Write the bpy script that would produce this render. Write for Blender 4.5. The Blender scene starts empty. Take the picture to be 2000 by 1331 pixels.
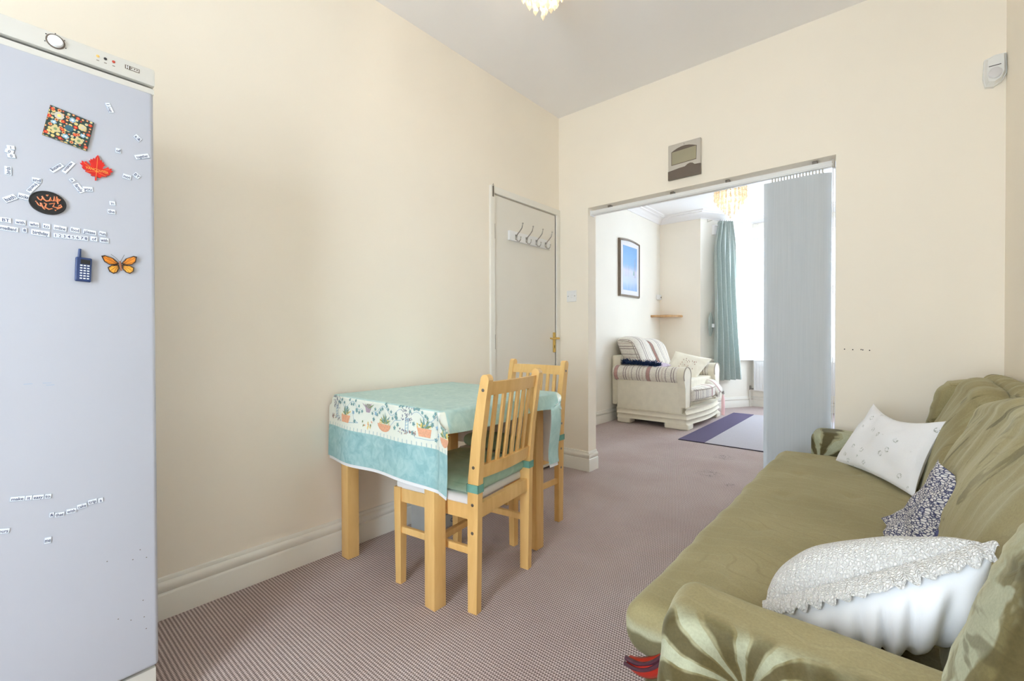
import bpy, bmesh, math, random
import numpy as np
from mathutils import Vector, Matrix, noise
random.seed(7)
PI = math.pi
SC = bpy.context.scene
COL = SC.collection

# ------------------------------------------------------------------ camera
F_PX, YAW, PITCH, ROLL, CAM_Z = 875.6, math.radians(40.509), math.radians(-0.5), math.radians(-0.161), 1.03
fw = Vector((-math.sin(YAW)*math.cos(PITCH), math.cos(YAW)*math.cos(PITCH), math.sin(PITCH)))
rt = Vector((math.cos(YAW), math.sin(YAW), 0)); up = rt.cross(fw)
r2 = rt*math.cos(ROLL) + up*math.sin(ROLL); u2 = -rt*math.sin(ROLL) + up*math.cos(ROLL)
cam = bpy.data.cameras.new('camera'); camo = bpy.data.objects.new('camera', cam); COL.objects.link(camo)
camo.matrix_world = Matrix(((r2.x, u2.x, -fw.x, 0), (r2.y, u2.y, -fw.y, 0), (r2.z, u2.z, -fw.z, CAM_Z), (0, 0, 0, 1)))
cam.sensor_width = 36.0; cam.lens = F_PX/2000*36; cam.clip_start = 0.02
SC.camera = camo

# ------------------------------------------------------------------ light and exposure
SC.view_settings.view_transform = 'Standard'; SC.view_settings.look = 'None'
SC.view_settings.gamma = 1.0; SC.view_settings.use_curve_mapping = False
SC.view_settings.exposure = -0.22
SC.cycles.use_denoising = True
SC.cycles.max_bounces = 14; SC.cycles.diffuse_bounces = 8; SC.cycles.transparent_max_bounces = 24
SC.cycles.sample_clamp_indirect = 8
W = bpy.data.worlds.new('overcast_sky'); SC.world = W; W.use_nodes = True
bg = W.node_tree.nodes['Background']; bg.inputs[0].default_value = (0.80, 0.885, 1.0, 1); bg.inputs[1].default_value = 27.0

def portal(loc, direction, sx, sy):
    l = bpy.data.lights.new('window_portal', 'AREA'); l.shape = 'RECTANGLE'; l.size = sx; l.size_y = sy
    l.cycles.is_portal = True
    o = bpy.data.objects.new('window_portal', l); COL.objects.link(o); o.location = loc
    o.rotation_euler = Vector(direction).to_track_quat('-Z', 'Y').to_euler()
portal((-0.45, -1.41, 1.2), (0, 1, 0), .80, 1.85)
portal((-1.035, 7.42, 1.57), (0, -1, 0), 1.0, 1.8)
portal((-1.90, 6.99, 1.57), (0.863, -0.505, 0), .7, 1.8)
portal((-0.17, 6.99, 1.57), (-0.863, -0.505, 0), .7, 1.8)

# ------------------------------------------------------------------ materials
def lin(c):
    return tuple(((v/255)/12.92 if v/255 <= .04045 else ((v/255+.055)/1.055)**2.4) for v in c[:3]) + (1,)
class NT:
    def __init__(s, name):
        s.m = bpy.data.materials.new(name); s.m.use_nodes = True; s.t = s.m.node_tree
        s.b = s.t.nodes['Principled BSDF']; s.out = s.t.nodes['Material Output']; s._c = None
    def n(s, typ, **kw):
        nd = s.t.nodes.new(typ)
        for k, v in kw.items(): setattr(nd, k, v)
        return nd
    def l(s, a, b): s.t.links.new(a, b)
    def inp(s, sock, v):
        if hasattr(v, 'is_output') or isinstance(v, bpy.types.NodeSocket): s.l(v, sock)
        else: sock.default_value = v
    def co(s, scale=(1, 1, 1), rot=(0, 0, 0), loc=(0, 0, 0), kind='Object'):
        if s._c is None: s._c = s.n('ShaderNodeTexCoord')
        mp = s.n('ShaderNodeMapping'); mp.inputs['Scale'].default_value = scale; mp.inputs['Rotation'].default_value = rot
        mp.inputs['Location'].default_value = loc
        s.l(s._c.outputs[kind], mp.inputs['Vector']); return mp.outputs[0]
    def noise(s, scale, detail=3, rough=.5, dist=0, vec=None, out='Fac'):
        nd = s.n('ShaderNodeTexNoise'); nd.inputs['Scale'].default_value = scale; nd.inputs['Detail'].default_value = detail
        nd.inputs['Roughness'].default_value = rough; nd.inputs['Distortion'].default_value = dist
        s.l(vec if vec is not None else s.co(), nd.inputs['Vector']); return nd.outputs[out]
    def ramp(s, fac, stops, interp='LINEAR'):
        nd = s.n('ShaderNodeValToRGB'); cr = nd.color_ramp; cr.interpolation = interp
        while len(cr.elements) < len(stops): cr.elements.new(.5)
        for e, (p, c) in zip(cr.elements, stops):
            e.position = p; e.color = c if len(c) == 4 else lin(c)
        s.l(fac, nd.inputs[0]); return nd.outputs[0]
    def mix(s, fac, a, b, mode='MIX'):
        nd = s.n('ShaderNodeMix', data_type='RGBA', blend_type=mode)
        s.inp(nd.inputs[0], fac); s.inp(nd.inputs[6], a); s.inp(nd.inputs[7], b); return nd.outputs[2]
    def math(s, op, a, b=0.0, c=None):
        nd = s.n('ShaderNodeMath', operation=op); s.inp(nd.inputs[0], a); s.inp(nd.inputs[1], b)
        if c is not None: s.inp(nd.inputs[2], c)
        return nd.outputs[0]
    def xyz(s, vec=None):
        nd = s.n('ShaderNodeSeparateXYZ'); s.l(vec if vec is not None else s.co(), nd.inputs[0]); return nd.outputs
    def rng(s, v, a, b, c=0., d=1.):
        nd = s.n('ShaderNodeMapRange', interpolation_type='SMOOTHSTEP'); s.l(v, nd.inputs[0])
        for i, q in enumerate((a, b, c, d)): nd.inputs[i+1].default_value = q
        return nd.outputs[0]
    def bump(s, h, strength=.3, dist=.002):
        nd = s.n('ShaderNodeBump'); nd.inputs['Strength'].default_value = strength; nd.inputs['Distance'].default_value = dist
        s.l(h, nd.inputs['Height']); s.l(nd.outputs[0], s.b.inputs['Normal'])
    def col(s, c): s.inp(s.b.inputs['Base Color'], c if not isinstance(c, tuple) else (c if len(c) == 4 else lin(c)))
    def set(s, **kw):
        names = dict(rough='Roughness', metal='Metallic', spec='Specular IOR Level', sheen='Sheen Weight', trans='Transmission Weight',
                     ecol='Emission Color', estr='Emission Strength', sub='Subsurface Weight', coat='Coat Weight', ior='IOR')
        for k, v in kw.items(): s.b.inputs[names[k]].default_value = v
        return s

def plain(name, c, rough=.6, var=.04, nscale=8, bump=0, bscale=60, bdist=.001, **kw):
    m = NT(name); c1 = lin(c)
    a = tuple(min(1, v*(1+var)) for v in c1[:3])+(1,); b = tuple(v*(1-var) for v in c1[:3])+(1,)
    m.col(m.ramp(m.noise(nscale), [(.3, b), (.7, a)]))
    m.set(rough=rough, **kw)
    if bump: m.bump(m.noise(bscale, 4), bump, bdist)
    return m.m

M = {}
M['wall'] = plain('cream_emulsion', (246, 238, 224), .75, .012, 2.5, .25, 90, .0008)
M['wall2'] = plain('daylit_emulsion', (245, 241, 231), .75, .012, 2.5, .2, 90, .0008)  # cream wall paint again, whitened: cool far-room daylight put into the colour
M['ceil'] = plain('ceiling_white', (244, 242, 242), .85, .012, 2, .15, 70, .0008)
M['gloss'] = plain('gloss_white_paint', (236, 233, 225), .28, .012, 5, .12, 40, .0008)
M['upvc'] = plain('white_plastic', (236, 237, 238), .3, .01)
M['door'] = plain('painted_door', (232, 228, 219), .42, .012, 3, .15, 30, .0006)
M['metal'] = plain('brushed_chrome', (190, 188, 186), .22, .03, metal=1.0)
M['dmetal'] = plain('dull_steel', (140, 134, 128), .4, .05, metal=1.0)
M['brass'] = plain('polished_brass', (214, 182, 108), .22, .04, metal=1.0)
M['dark'] = plain('dark_gap', (28, 26, 25), .8)
M['black'] = plain('black_plastic', (30, 30, 32), .45)
M['fridge'] = plain('fridge_enamel', (184, 187, 198), .32, .006, 1.5, .1, 300, .0003, coat=.2)
M['fridge_panel'] = plain('fridge_control_plastic', (214, 212, 206), .4, .01)
M['magnet'] = plain('magnet_white', (232, 236, 242), .5, .01)
M['ink'] = plain('navy_ink', (42, 62, 105), .6)
M['bluetint'] = plain('blue_edge', (150, 172, 200), .6)
M['red'] = plain('leaf_red', (205, 30, 26), .35, .15, 60)
M['redgold'] = plain('leaf_gold_line', (236, 150, 70), .4)
M['copper'] = plain('copper_script', (214, 128, 84), .45)
M['navy'] = plain('navy_plastic', (38, 58, 104), .3)
M['orange'] = plain('wing_orange', (224, 134, 32), .6, .12, 90)
M['orange2'] = plain('wing_amber', (240, 168, 56), .6, .1, 90)
M['brown'] = plain('wing_brown', (66, 46, 30), .6)
M['amber'] = plain('amber_led', (232, 190, 110), .3)
M['redled'] = plain('red_led', (190, 70, 50), .3)
M['white_fabric'] = plain('white_cotton', (247, 248, 252), .85, .015, 6, .35, 500, .0004, sheen=.2)
M['liner'] = plain('white_felt', (238, 238, 240), .9, .01, 8, .2, 300, .0005)
M['darkwood'] = plain('dark_red_wood', (92, 42, 26), .5)
M['cardboard'] = plain('printed_white_box', (178, 180, 178), .6, .05, 12)
M['teal_strap'] = plain('teal_strap', (112, 165, 150), .8, .06, 60)
M['rug_dark'] = plain('rug_plum', (82, 72, 102), .95, .12, 220, .5, 600, .002)
M['rug_light'] = plain('rug_grey', (176, 172, 178), .95, .10, 220, .5, 600, .002)
M['rug_edge'] = plain('rug_edge', (48, 42, 56), .95)
M['radiator'] = plain('radiator_enamel', (232, 232, 232), .35, .01)
M['hairblue'] = plain('navy_feather', (20, 52, 92), .8, .3, 60)
M['pink'] = plain('pink_plastic', (246, 206, 208), .5)
M['lcd'] = plain('grey_lcd', (158, 152, 128), .3, .04, 10)
M['station'] = plain('silver_plastic', (196, 190, 180), .38, .02)
M['station_dark'] = plain('taupe_plastic', (104, 92, 82), .35, .05)
M['pir'] = plain('sensor_plastic', (232, 233, 232), .4, .01)
M['lens'] = plain('sensor_lens', (214, 212, 214), .3, .02)
M['redsofa'] = plain('red_lacquer', (166, 32, 16), .3, .12, 12)
M['plum_lacquer'] = plain('plum_lacquer', (74, 40, 52), .25, .1, 20)
M['rope'] = plain('white_cord', (235, 235, 238), .6)
M['arm_cream'] = plain('cream_dralon', (226, 219, 200), .9, .04, 14, .3, 200, .001, sheen=.3)
M['piping'] = plain('grey_piping', (168, 158, 146), .85)
M['matb'] = plain('picture_mount', (228, 228, 232), .7, .01)
M['pframe'] = plain('picture_frame_silver', (128, 116, 104), .35, .1, 30, metal=.5)

def m_wood(name, a, b, rough=.42):
    m = NT(name); v = m.co((1, 1, .12)); n1 = m.noise(26, 5, .6, .8, v); n2 = m.noise(5, 2, .5, .3, v)
    f = m.math('ADD', m.math('MULTIPLY', n1, .5), m.math('MULTIPLY', n2, .5))
    m.col(m.ramp(f, [(.35, a), (.65, b)])); m.set(rough=rough); m.bump(n1, .08, .0008); return m.m
M['beech'] = m_wood('beech_varnish', (219, 173, 104), (238, 198, 132))
M['shelf'] = m_wood('oak_shelf', (176, 134, 90), (206, 166, 116))

def m_carpet():
    m = NT('ribbed_loop_carpet'); x, y, z = m.xyz(m.co())
    wob = m.noise(9, 2)
    yy = m.math('ADD', y, m.math('MULTIPLY', wob, .0))
    rib = m.math('SINE', m.math('MULTIPLY', yy, 2*PI/.0112))
    row = m.math('FLOOR', m.math('DIVIDE', yy, .0112))
    sh = m.math('MULTIPLY', m.math('MODULO', row, 2), PI)
    knot = m.math('SINE', m.math('ADD', m.math('MULTIPLY', x, 2*PI/.0085), sh))
    h = m.math('ADD', m.math('MULTIPLY', rib, .45), m.math('MULTIPLY', knot, .48))
    fl = m.noise(260, 3, .7); h2 = m.math('ADD', h, m.math('MULTIPLY', fl, 1.3))
    f = m.rng(h2, -.35, 1.6)
    c = m.ramp(f, [(0, (108, 90, 86)), (.4, (166, 149, 146)), (.75, (204, 190, 188)), (1, (240, 230, 228))])
    big = m.noise(2.2, 3)
    c = m.mix(1.0, c, m.ramp(big, [(.3, lin((238, 228, 224))), (.7, lin((255, 252, 250)))]), 'MULTIPLY')
    # worn dark marks in the doorway
    tot = None
    for (cx, cy, rx, ry) in ((-1.095, 4.05, .10, .14), (-1.06, 3.50, .12, .13), (-.86, 3.32, .05, .05)):
        dx = m.math('DIVIDE', m.math('SUBTRACT', x, cx), rx); dy = m.math('DIVIDE', m.math('SUBTRACT', y, cy), ry)
        d = m.math('SQRT', m.math('ADD', m.math('MULTIPLY', dx, dx), m.math('MULTIPLY', dy, dy)))
        k = m.rng(d, .3, 1.05, 1, 0); tot = k if tot is None else m.math('MAXIMUM', tot, k)
    st = m.math('MULTIPLY', tot, m.rng(m.noise(38, 4, .7, 1.5), .5, .62))
    c = m.mix(m.math('MULTIPLY', st, .75), c, lin((70, 56, 50)))
    m.col(c); m.set(rough=.95, spec=.15, sheen=.15); m.bump(h2, .55, .003); return m.m
M['carpet'] = m_carpet()

def m_velvet(name, mode):
    m = NT(name); x, y, z = m.xyz()
    base_n = m.noise(3.0, 3, .5)
    base = m.ramp(base_n, [(.3, (150, 139, 100)), (.7, (170, 159, 120))])
    # embossed palm strokes: stretched, distorted waves
    w = m.n('ShaderNodeTexWave', wave_type='RINGS'); w.inputs['Scale'].default_value = 5.5; w.inputs['Distortion'].default_value = 14
    w.inputs['Detail'].default_value = 2; w.inputs['Detail Scale'].default_value = .9; m.l(m.co(), w.inputs[0])
    stroke = m.rng(w.outputs['Fac'], .86, .99)
    c = m.mix(m.math('MULTIPLY', stroke, .07 if mode != 'back' else .10), base, lin((196, 188, 156)))
    if mode == 'seat':
        th = m.math('ARCTAN2', m.math('SUBTRACT', z, .34), m.math('SUBTRACT', y, 1.02))
        s = m.math('SINE', m.math('ADD', m.math('MULTIPLY', th, 6.0), m.math('MULTIPLY', m.noise(6, 2), 5)))
        low = m.math('MULTIPLY', m.rng(z, .405, .375), m.rng(x, -.40, -.44))
        low = m.math('MAXIMUM', low, m.math('MULTIPLY', m.rng(z, .405, .38), m.rng(y, .97, .94)))
        c = m.mix(m.math('MULTIPLY', low, .55), c, lin((186, 190, 166)))
        c = m.mix(m.math('MULTIPLY', low, m.rng(s, .0, .5, 0, .85)), c, lin((92, 84, 52)))
    if mode == 'back':
        cb = m.n('ShaderNodeCombineXYZ'); m.l(m.math('MULTIPLY', m.math('ADD', y, z), 13.0), cb.inputs[0]); m.l(m.math('MULTIPLY', m.math('SUBTRACT', z, y), 2.6), cb.inputs[1]); m.l(m.math('MULTIPLY', x, 2.0), cb.inputs[2])
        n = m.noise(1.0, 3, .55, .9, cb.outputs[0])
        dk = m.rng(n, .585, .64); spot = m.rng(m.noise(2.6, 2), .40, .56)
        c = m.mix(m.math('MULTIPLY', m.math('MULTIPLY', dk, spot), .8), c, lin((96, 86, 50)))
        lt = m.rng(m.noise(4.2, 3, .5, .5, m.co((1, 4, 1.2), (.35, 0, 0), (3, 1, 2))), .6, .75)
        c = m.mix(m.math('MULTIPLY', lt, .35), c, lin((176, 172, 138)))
    if mode in ('arm', 'skirt', 'wing', 'fararm'):
        v = m.math('ADD', y, z)   # unrolled distance over the arm
        if mode == 'fararm': cx, cv = -.28, 3.06
        elif mode == 'skirt': cx, cv = -.43, 1.2
        elif mode == 'wing': cx, cv = .06, 1.25
        else: cx, cv = -.165, 1.225
        dx = m.math('SUBTRACT', x if mode != 'skirt' else y, cx if mode != 'skirt' else 1.0)
        dv = m.math('SUBTRACT', v if mode != 'skirt' else z, cv if mode != 'skirt' else .16)
        if mode == 'fararm': dv = m.math('SUBTRACT', z, .40)
        th = m.math('ARCTAN2', dv, dx)
        r = m.math('SQRT', m.math('ADD', m.math('MULTIPLY', dx, dx), m.math('MULTIPLY', dv, dv)))
        wob = m.math('MULTIPLY', m.noise(7, 3), 8.5)
        s = m.math('SINE', m.math('ADD', m.math('MULTIPLY', th, 9.0), m.math('ADD', wob, m.math('MULTIPLY', r, 9.0))))
        leaf = m.rng(s, .35, .55); gap = m.rng(s, -.35, .15, 1, 0)
        near = m.rng(r, .02, .10, 1, 0) if mode != 'wing' else m.rng(r, .1, .4, 1, 0)
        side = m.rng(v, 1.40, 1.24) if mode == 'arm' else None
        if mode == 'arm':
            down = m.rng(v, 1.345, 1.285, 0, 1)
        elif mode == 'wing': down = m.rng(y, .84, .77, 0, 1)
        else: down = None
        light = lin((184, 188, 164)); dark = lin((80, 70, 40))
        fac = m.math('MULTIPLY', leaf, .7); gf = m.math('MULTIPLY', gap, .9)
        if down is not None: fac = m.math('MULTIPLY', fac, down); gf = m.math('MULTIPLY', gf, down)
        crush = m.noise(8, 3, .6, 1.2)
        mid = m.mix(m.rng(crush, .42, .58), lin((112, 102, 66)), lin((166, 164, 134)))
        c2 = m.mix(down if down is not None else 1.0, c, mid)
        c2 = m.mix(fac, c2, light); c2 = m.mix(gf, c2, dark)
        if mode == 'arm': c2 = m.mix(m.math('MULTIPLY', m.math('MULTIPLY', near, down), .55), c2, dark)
        if mode == 'wing':
            nn = m.rng(m.noise(7, 3, .5, .5, m.co((.6, 1, 4), (0, .5, 0))), .55, .62)
            c2 = m.mix(m.math('MULTIPLY', nn, .6), c2, dark)
        c = c2
    if mode in ('seat', 'back'):
        arcs = m.n('ShaderNodeTexWave', wave_type='RINGS'); arcs.inputs['Scale'].default_value = 9; arcs.inputs['Distortion'].default_value = 22; arcs.inputs['Detail'].default_value = 1; arcs.inputs['Detail Scale'].default_value = .5; m.l(m.co((.6, 1, 1), (0, 0, .6)), arcs.inputs[0])
        c = m.mix(m.math('MULTIPLY', m.math('MULTIPLY', m.rng(arcs.outputs['Fac'], .93, 1.0), m.rng(m.noise(3, 2), .45, .6)), .22), c, lin((120, 108, 72)))
    grain = m.noise(240, 2, .6)
    c = m.mix(1.0, c, m.ramp(grain, [(.3, lin((236, 236, 236))), (.7, lin((255, 255, 255)))]), 'MULTIPLY')
    m.col(c); m.set(rough=.8, sheen=.35, spec=.2); m.b.inputs['Sheen Roughness'].default_value = .4
    m.b.inputs['Sheen Tint'].default_value = lin((214, 214, 190))
    m.bump(m.math('ADD', m.math('MULTIPLY', stroke, .3), m.math('MULTIPLY', grain, .15)), .35, .0025); return m.m
for k in ('seat', 'back', 'arm', 'skirt', 'wing', 'fararm'): M['velvet_'+k] = m_velvet('olive_velvet_'+k, k)

def m_lace():
    m = NT('cream_lace'); v = m.n('ShaderNodeTexVoronoi', feature='DISTANCE_TO_EDGE'); v.inputs['Scale'].default_value = 210; m.l(m.co((1, 1, .7)), v.inputs['Vector'])
    h = m.rng(v.outputs[0], .02, .3)
    w = m.n('ShaderNodeTexWave'); w.inputs['Scale'].default_value = 38; w.inputs['Distortion'].default_value = 2.5; m.l(m.co((1, .2, 1)), w.inputs[0])
    hh = m.math('ADD', h, m.math('MULTIPLY', w.outputs['Fac'], .8))
    m.col(m.ramp(h, [(0, (228, 226, 224)), (.6, (248, 246, 243))])); m.set(rough=.9, sheen=.2); m.bump(hh, .8, .004); return m.m
M['lace'] = m_lace()
def m_whitecush():
    m = NT('embroidered_white_cotton'); v = m.n('ShaderNodeTexVoronoi'); v.inputs['Scale'].default_value = 17; v.inputs['Randomness'].default_value = .8; m.l(m.co(), v.inputs['Vector'])
    d = m.rng(v.outputs['Distance'], .16, .22, 1, 0); d2 = m.rng(v.outputs['Distance'], .07, .12)
    n = m.rng(m.noise(70, 2, .6, 3), .48, .56); f = m.math('MULTIPLY', m.math('MULTIPLY', d, d2), n)
    fc = m.math('MULTIPLY', f, .8)
    m.col(m.mix(fc, lin((246, 247, 252)), lin((150, 158, 152)))); m.set(rough=.9, sheen=.2)
    m.bump(m.noise(160, 3, .7, 2), .6, .0022); return m.m
M['embroid'] = m_whitecush()
def m_crochet():
    m = NT('navy_white_crochet'); v = m.n('ShaderNodeTexVoronoi', feature='DISTANCE_TO_EDGE'); v.inputs['Scale'].default_value = 78; m.l(m.co((1, 1, 2.4), (.4, .3, 0)), v.inputs['Vector'])
    f = m.rng(v.outputs[0], .02, .16)
    m.col(m.ramp(f, [(0, (66, 70, 108)), (.55, (150, 152, 176)), (1, (226, 224, 226))])); m.set(rough=.9); m.bump(f, .7, .004); return m.m
M['crochet'] = m_crochet()

def m_cloth():
    m = NT('tablecloth_print'); x, y, z = m.xyz()
    n1 = m.noise(22, 4, .6, 1.2); n2 = m.noise(6, 3)
    teal = m.ramp(n1, [(.25, (124, 174, 182)), (.5, (158, 200, 204)), (.75, (192, 222, 222))])
    teal = m.mix(.25, teal, m.ramp(n2, [(.3, (116, 172, 178)), (.7, (186, 216, 204))]))
    tl = m.ramp(n1, [(.25, (166, 205, 204)), (.5, (184, 216, 213)), (.75, (200, 228, 224))])
    cream = m.ramp(n2, [(.3, (228, 234, 222)), (.7, (240, 243, 232))])
    front = m.math('MULTIPLY', m.rng(y, 1.074, 1.070, 0, 1), m.rng(z, .759, .757)); back = m.math('MULTIPLY', m.rng(y, 1.768, 1.772), m.rng(z, .759, .757))
    fb = m.math('MAXIMUM', front, back)
    band = m.rng(z, .618, .622); edge = m.rng(z, .7, .71)
    c = m.mix(m.math('MULTIPLY', fb, band), tl, cream)
    low = m.math('MULTIPLY', fb, m.rng(z, .622, .618))
    c = m.mix(low, c, teal)
    # small tick fringe above the teal band
    tick = m.rng(m.math('SINE', m.math('MULTIPLY', x, 2*PI/.026)), .75, .95)
    tb = m.math('MULTIPLY', m.rng(z, .619, .621), m.rng(z, .637, .633)); 
    c = m.mix(m.math('MULTIPLY', m.math('MULTIPLY', tick, tb), m.math('MULTIPLY', fb, .6)), c, lin((128, 170, 186)))
    m.col(c); m.set(rough=.42, spec=.4); m.bump(m.noise(400, 2), .1, .0005); return m.m
M['cloth'] = m_cloth()
for nm, c in dict(p_leaf=(124, 164, 166), p_dark=(122, 128, 150), p_pot=(230, 172, 138), p_yel=(236, 208, 120), p_green=(128, 150, 104), p_mauve=(180, 160, 176), p_blue=(150, 186, 208), p_brown=(168, 116, 96)).items():
    M[nm] = plain(nm+'_print', c, .5, .12, 150)
def m_seatpad():
    m = NT('teal_seat_pad'); n1 = m.noise(9, 4, .6, 1.0)
    m.col(m.ramp(n1, [(.3, (150, 192, 172)), (.7, (182, 214, 196))])); m.set(rough=.8, sheen=.2); m.bump(m.noise(30, 3), .3, .003); return m.m
M['pad'] = m_seatpad()

def m_stripe(name, axis, period=.46, off=0.0):
    m = NT(name); v = m.xyz()[axis]
    t = m.math('FRACT', m.math('DIVIDE', m.math('ADD', v, off+50*period), period))
    cr = (232, 226, 214); ln = (158, 144, 140); pk = (186, 146, 138); pl = (214, 200, 188)
    st = [(0, cr), (.06, ln), (.085, cr), (.13, ln), (.155, cr), (.22, pl), (.26, cr), (.34, ln), (.355, pk), (.43, pk), (.45, ln), (.465, cr), (.64, ln), (.665, cr), (.71, ln), (.735, cr), (.80, pl), (.83, cr), (.90, ln), (.92, cr)]
    c = m.ramp(t, st, 'CONSTANT')
    n = m.noise(90, 3, .7)
    c = m.mix(1., c, m.ramp(n, [(.3, lin((222, 222, 222))), (.6, lin((255, 255, 255)))]), 'MULTIPLY')
    m.col(c); m.set(rough=.9, sheen=.3); m.bump(n, .4, .002); return m.m
M['stripe_x'] = m_stripe('striped_dralon_x', 0, .40, .12); M['stripe_y'] = m_stripe('striped_dralon_y', 1, .52, .16); M['stripe_z'] = m_stripe('striped_dralon_z', 2, .40, -.05)

def m_blind():
    m = NT('vane_fabric'); n = m.noise(1, 3, .6, 0, m.co((260, 260, 3)))
    m.col(m.ramp(n, [(.3, (236, 240, 242)), (.7, (248, 250, 252))])); m.set(rough=.7)
    tr = m.n('ShaderNodeBsdfTranslucent'); tr.inputs[0].default_value = lin((214, 222, 230))
    mx = m.n('ShaderNodeMixShader'); mx.inputs[0].default_value = .4; m.l(m.b.outputs[0], mx.inputs[1]); m.l(tr.outputs[0], mx.inputs[2]); m.l(mx.outputs[0], m.out.inputs[0]); return m.m
M['vane'] = m_blind()
def m_sheer():
    m = NT('net_curtain'); m.col(m.ramp(m.noise(300, 2), [(.3, (232, 234, 240)), (.7, (244, 245, 250))])); m.set(rough=.9)
    tr = m.n('ShaderNodeBsdfTranslucent'); tr.inputs[0].default_value = lin((222, 226, 234))
    tp = m.n('ShaderNodeBsdfTransparent')
    a = m.n('ShaderNodeMixShader'); a.inputs[0].default_value = .7; m.l(m.b.outputs[0], a.inputs[1]); m.l(tr.outputs[0], a.inputs[2])
    b = m.n('ShaderNodeMixShader'); b.inputs[0].default_value = .27; m.l(a.outputs[0], b.inputs[1]); m.l(tp.outputs[0], b.inputs[2])
    m.l(b.outputs[0], m.out.inputs[0]); return m.m
M['sheer'] = m_sheer()
def m_glass():
    m = NT('window_glass'); tp = m.n('ShaderNodeBsdfTransparent'); tp.inputs[0].default_value = (.96, .98, .97, 1); gl = m.n('ShaderNodeBsdfGlossy'); gl.inputs['Roughness'].default_value = .03
    n = m.noise(2, 1); k = m.math('MULTIPLY', n, .12)
    a = m.n('ShaderNodeMixShader'); m.l(k, a.inputs[0]); m.l(tp.outputs[0], a.inputs[1]); m.l(gl.outputs[0], a.inputs[2]); m.l(a.outputs[0], m.out.inputs[0]); return m.m
M['glass'] = m_glass()
def m_crystal():
    m = NT('acrylic_crystal'); m.col(m.ramp(m.noise(60), [(.3, (252, 244, 228)), (.7, (255, 250, 240))])); m.set(rough=.12, spec=.8)
    tr = m.n('ShaderNodeBsdfTranslucent'); tr.inputs[0].default_value = lin((254, 244, 226))
    a = m.n('ShaderNodeMixShader'); a.inputs[0].default_value = .6; m.l(m.b.outputs[0], a.inputs[1]); m.l(tr.outputs[0], a.inputs[2]); m.l(a.outputs[0], m.out.inputs[0]); return m.m
M['crystal'] = m_crystal()
def m_emit(name, c, s):
    m = NT(name); m.col(m.ramp(m.noise(3), [(.3, c), (.7, c)])); m.set(estr=s); m.b.inputs['Emission Color'].default_value = lin(c); return m.m
M['bulb'] = m_emit('lit_bulb', (255, 232, 190), 6)
def m_curtain():
    m = NT('teal_damask'); n = m.noise(34, 3, .6, 2); f = m.rng(n, .45, .6)
    c = m.mix(m.math('MULTIPLY', f, .35), lin((170, 180, 174)), lin((194, 202, 197)))
    m.col(c); m.set(rough=.6, sheen=.3)
    tr = m.n('ShaderNodeBsdfTranslucent'); tr.inputs[0].default_value = lin((150, 172, 168))
    mx = m.n('ShaderNodeMixShader'); mx.inputs[0].default_value = .05; m.l(m.b.outputs[0], mx.inputs[1]); m.l(tr.outputs[0], mx.inputs[2]); m.l(mx.outputs[0], m.out.inputs[0]); return m.m
M['curtain'] = m_curtain()
def m_picture():
    m = NT('hazy_harbour_print'); x, y, z = m.xyz()
    t = m.rng(z, 1.60, 2.22); n = m.noise(1, 4, .6, .5, m.co((1, 14, 3)))
    c = m.ramp(m.math('ADD', t, m.math('MULTIPLY', m.math('SUBTRACT', n, .5), .18)), [(0, (142, 176, 222)), (.12, (186, 204, 236)), (.42, (204, 208, 232)), (.52, (160, 188, 226)), (.62, (136, 178, 222)), (1, (124, 172, 222))])
    m.col(c); m.set(rough=.25); return m.m
M['picture'] = m_picture()
def m_tile():
    m = NT('persian_floral_tile'); v = m.n('ShaderNodeTexVoronoi'); v.inputs['Scale'].default_value = 125; v.inputs['Randomness'].default_value = .35; m.l(m.co(), v.inputs['Vector'])
    sel = m.xyz(v.outputs['Color'])[0]
    cc = m.ramp(sel, [(0, (186, 58, 48)), (.34, (96, 150, 168)), (.58, (214, 196, 130)), (.82, (186, 58, 48))], 'CONSTANT')
    d = m.rng(v.outputs['Distance'], .42, .5); ring = m.math('MULTIPLY', m.rng(v.outputs['Distance'], .27, .3), m.rng(v.outputs['Distance'], .42, .39))
    c = m.mix(ring, cc, lin((226, 200, 132))); c = m.mix(d, c, lin((44, 66, 62)))
    m.col(c); m.set(rough=.25); return m.m
M['tile'] = m_tile()
M['petal'] = plain('tile_petal', (206, 192, 144), .35, .05, 60)

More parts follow.
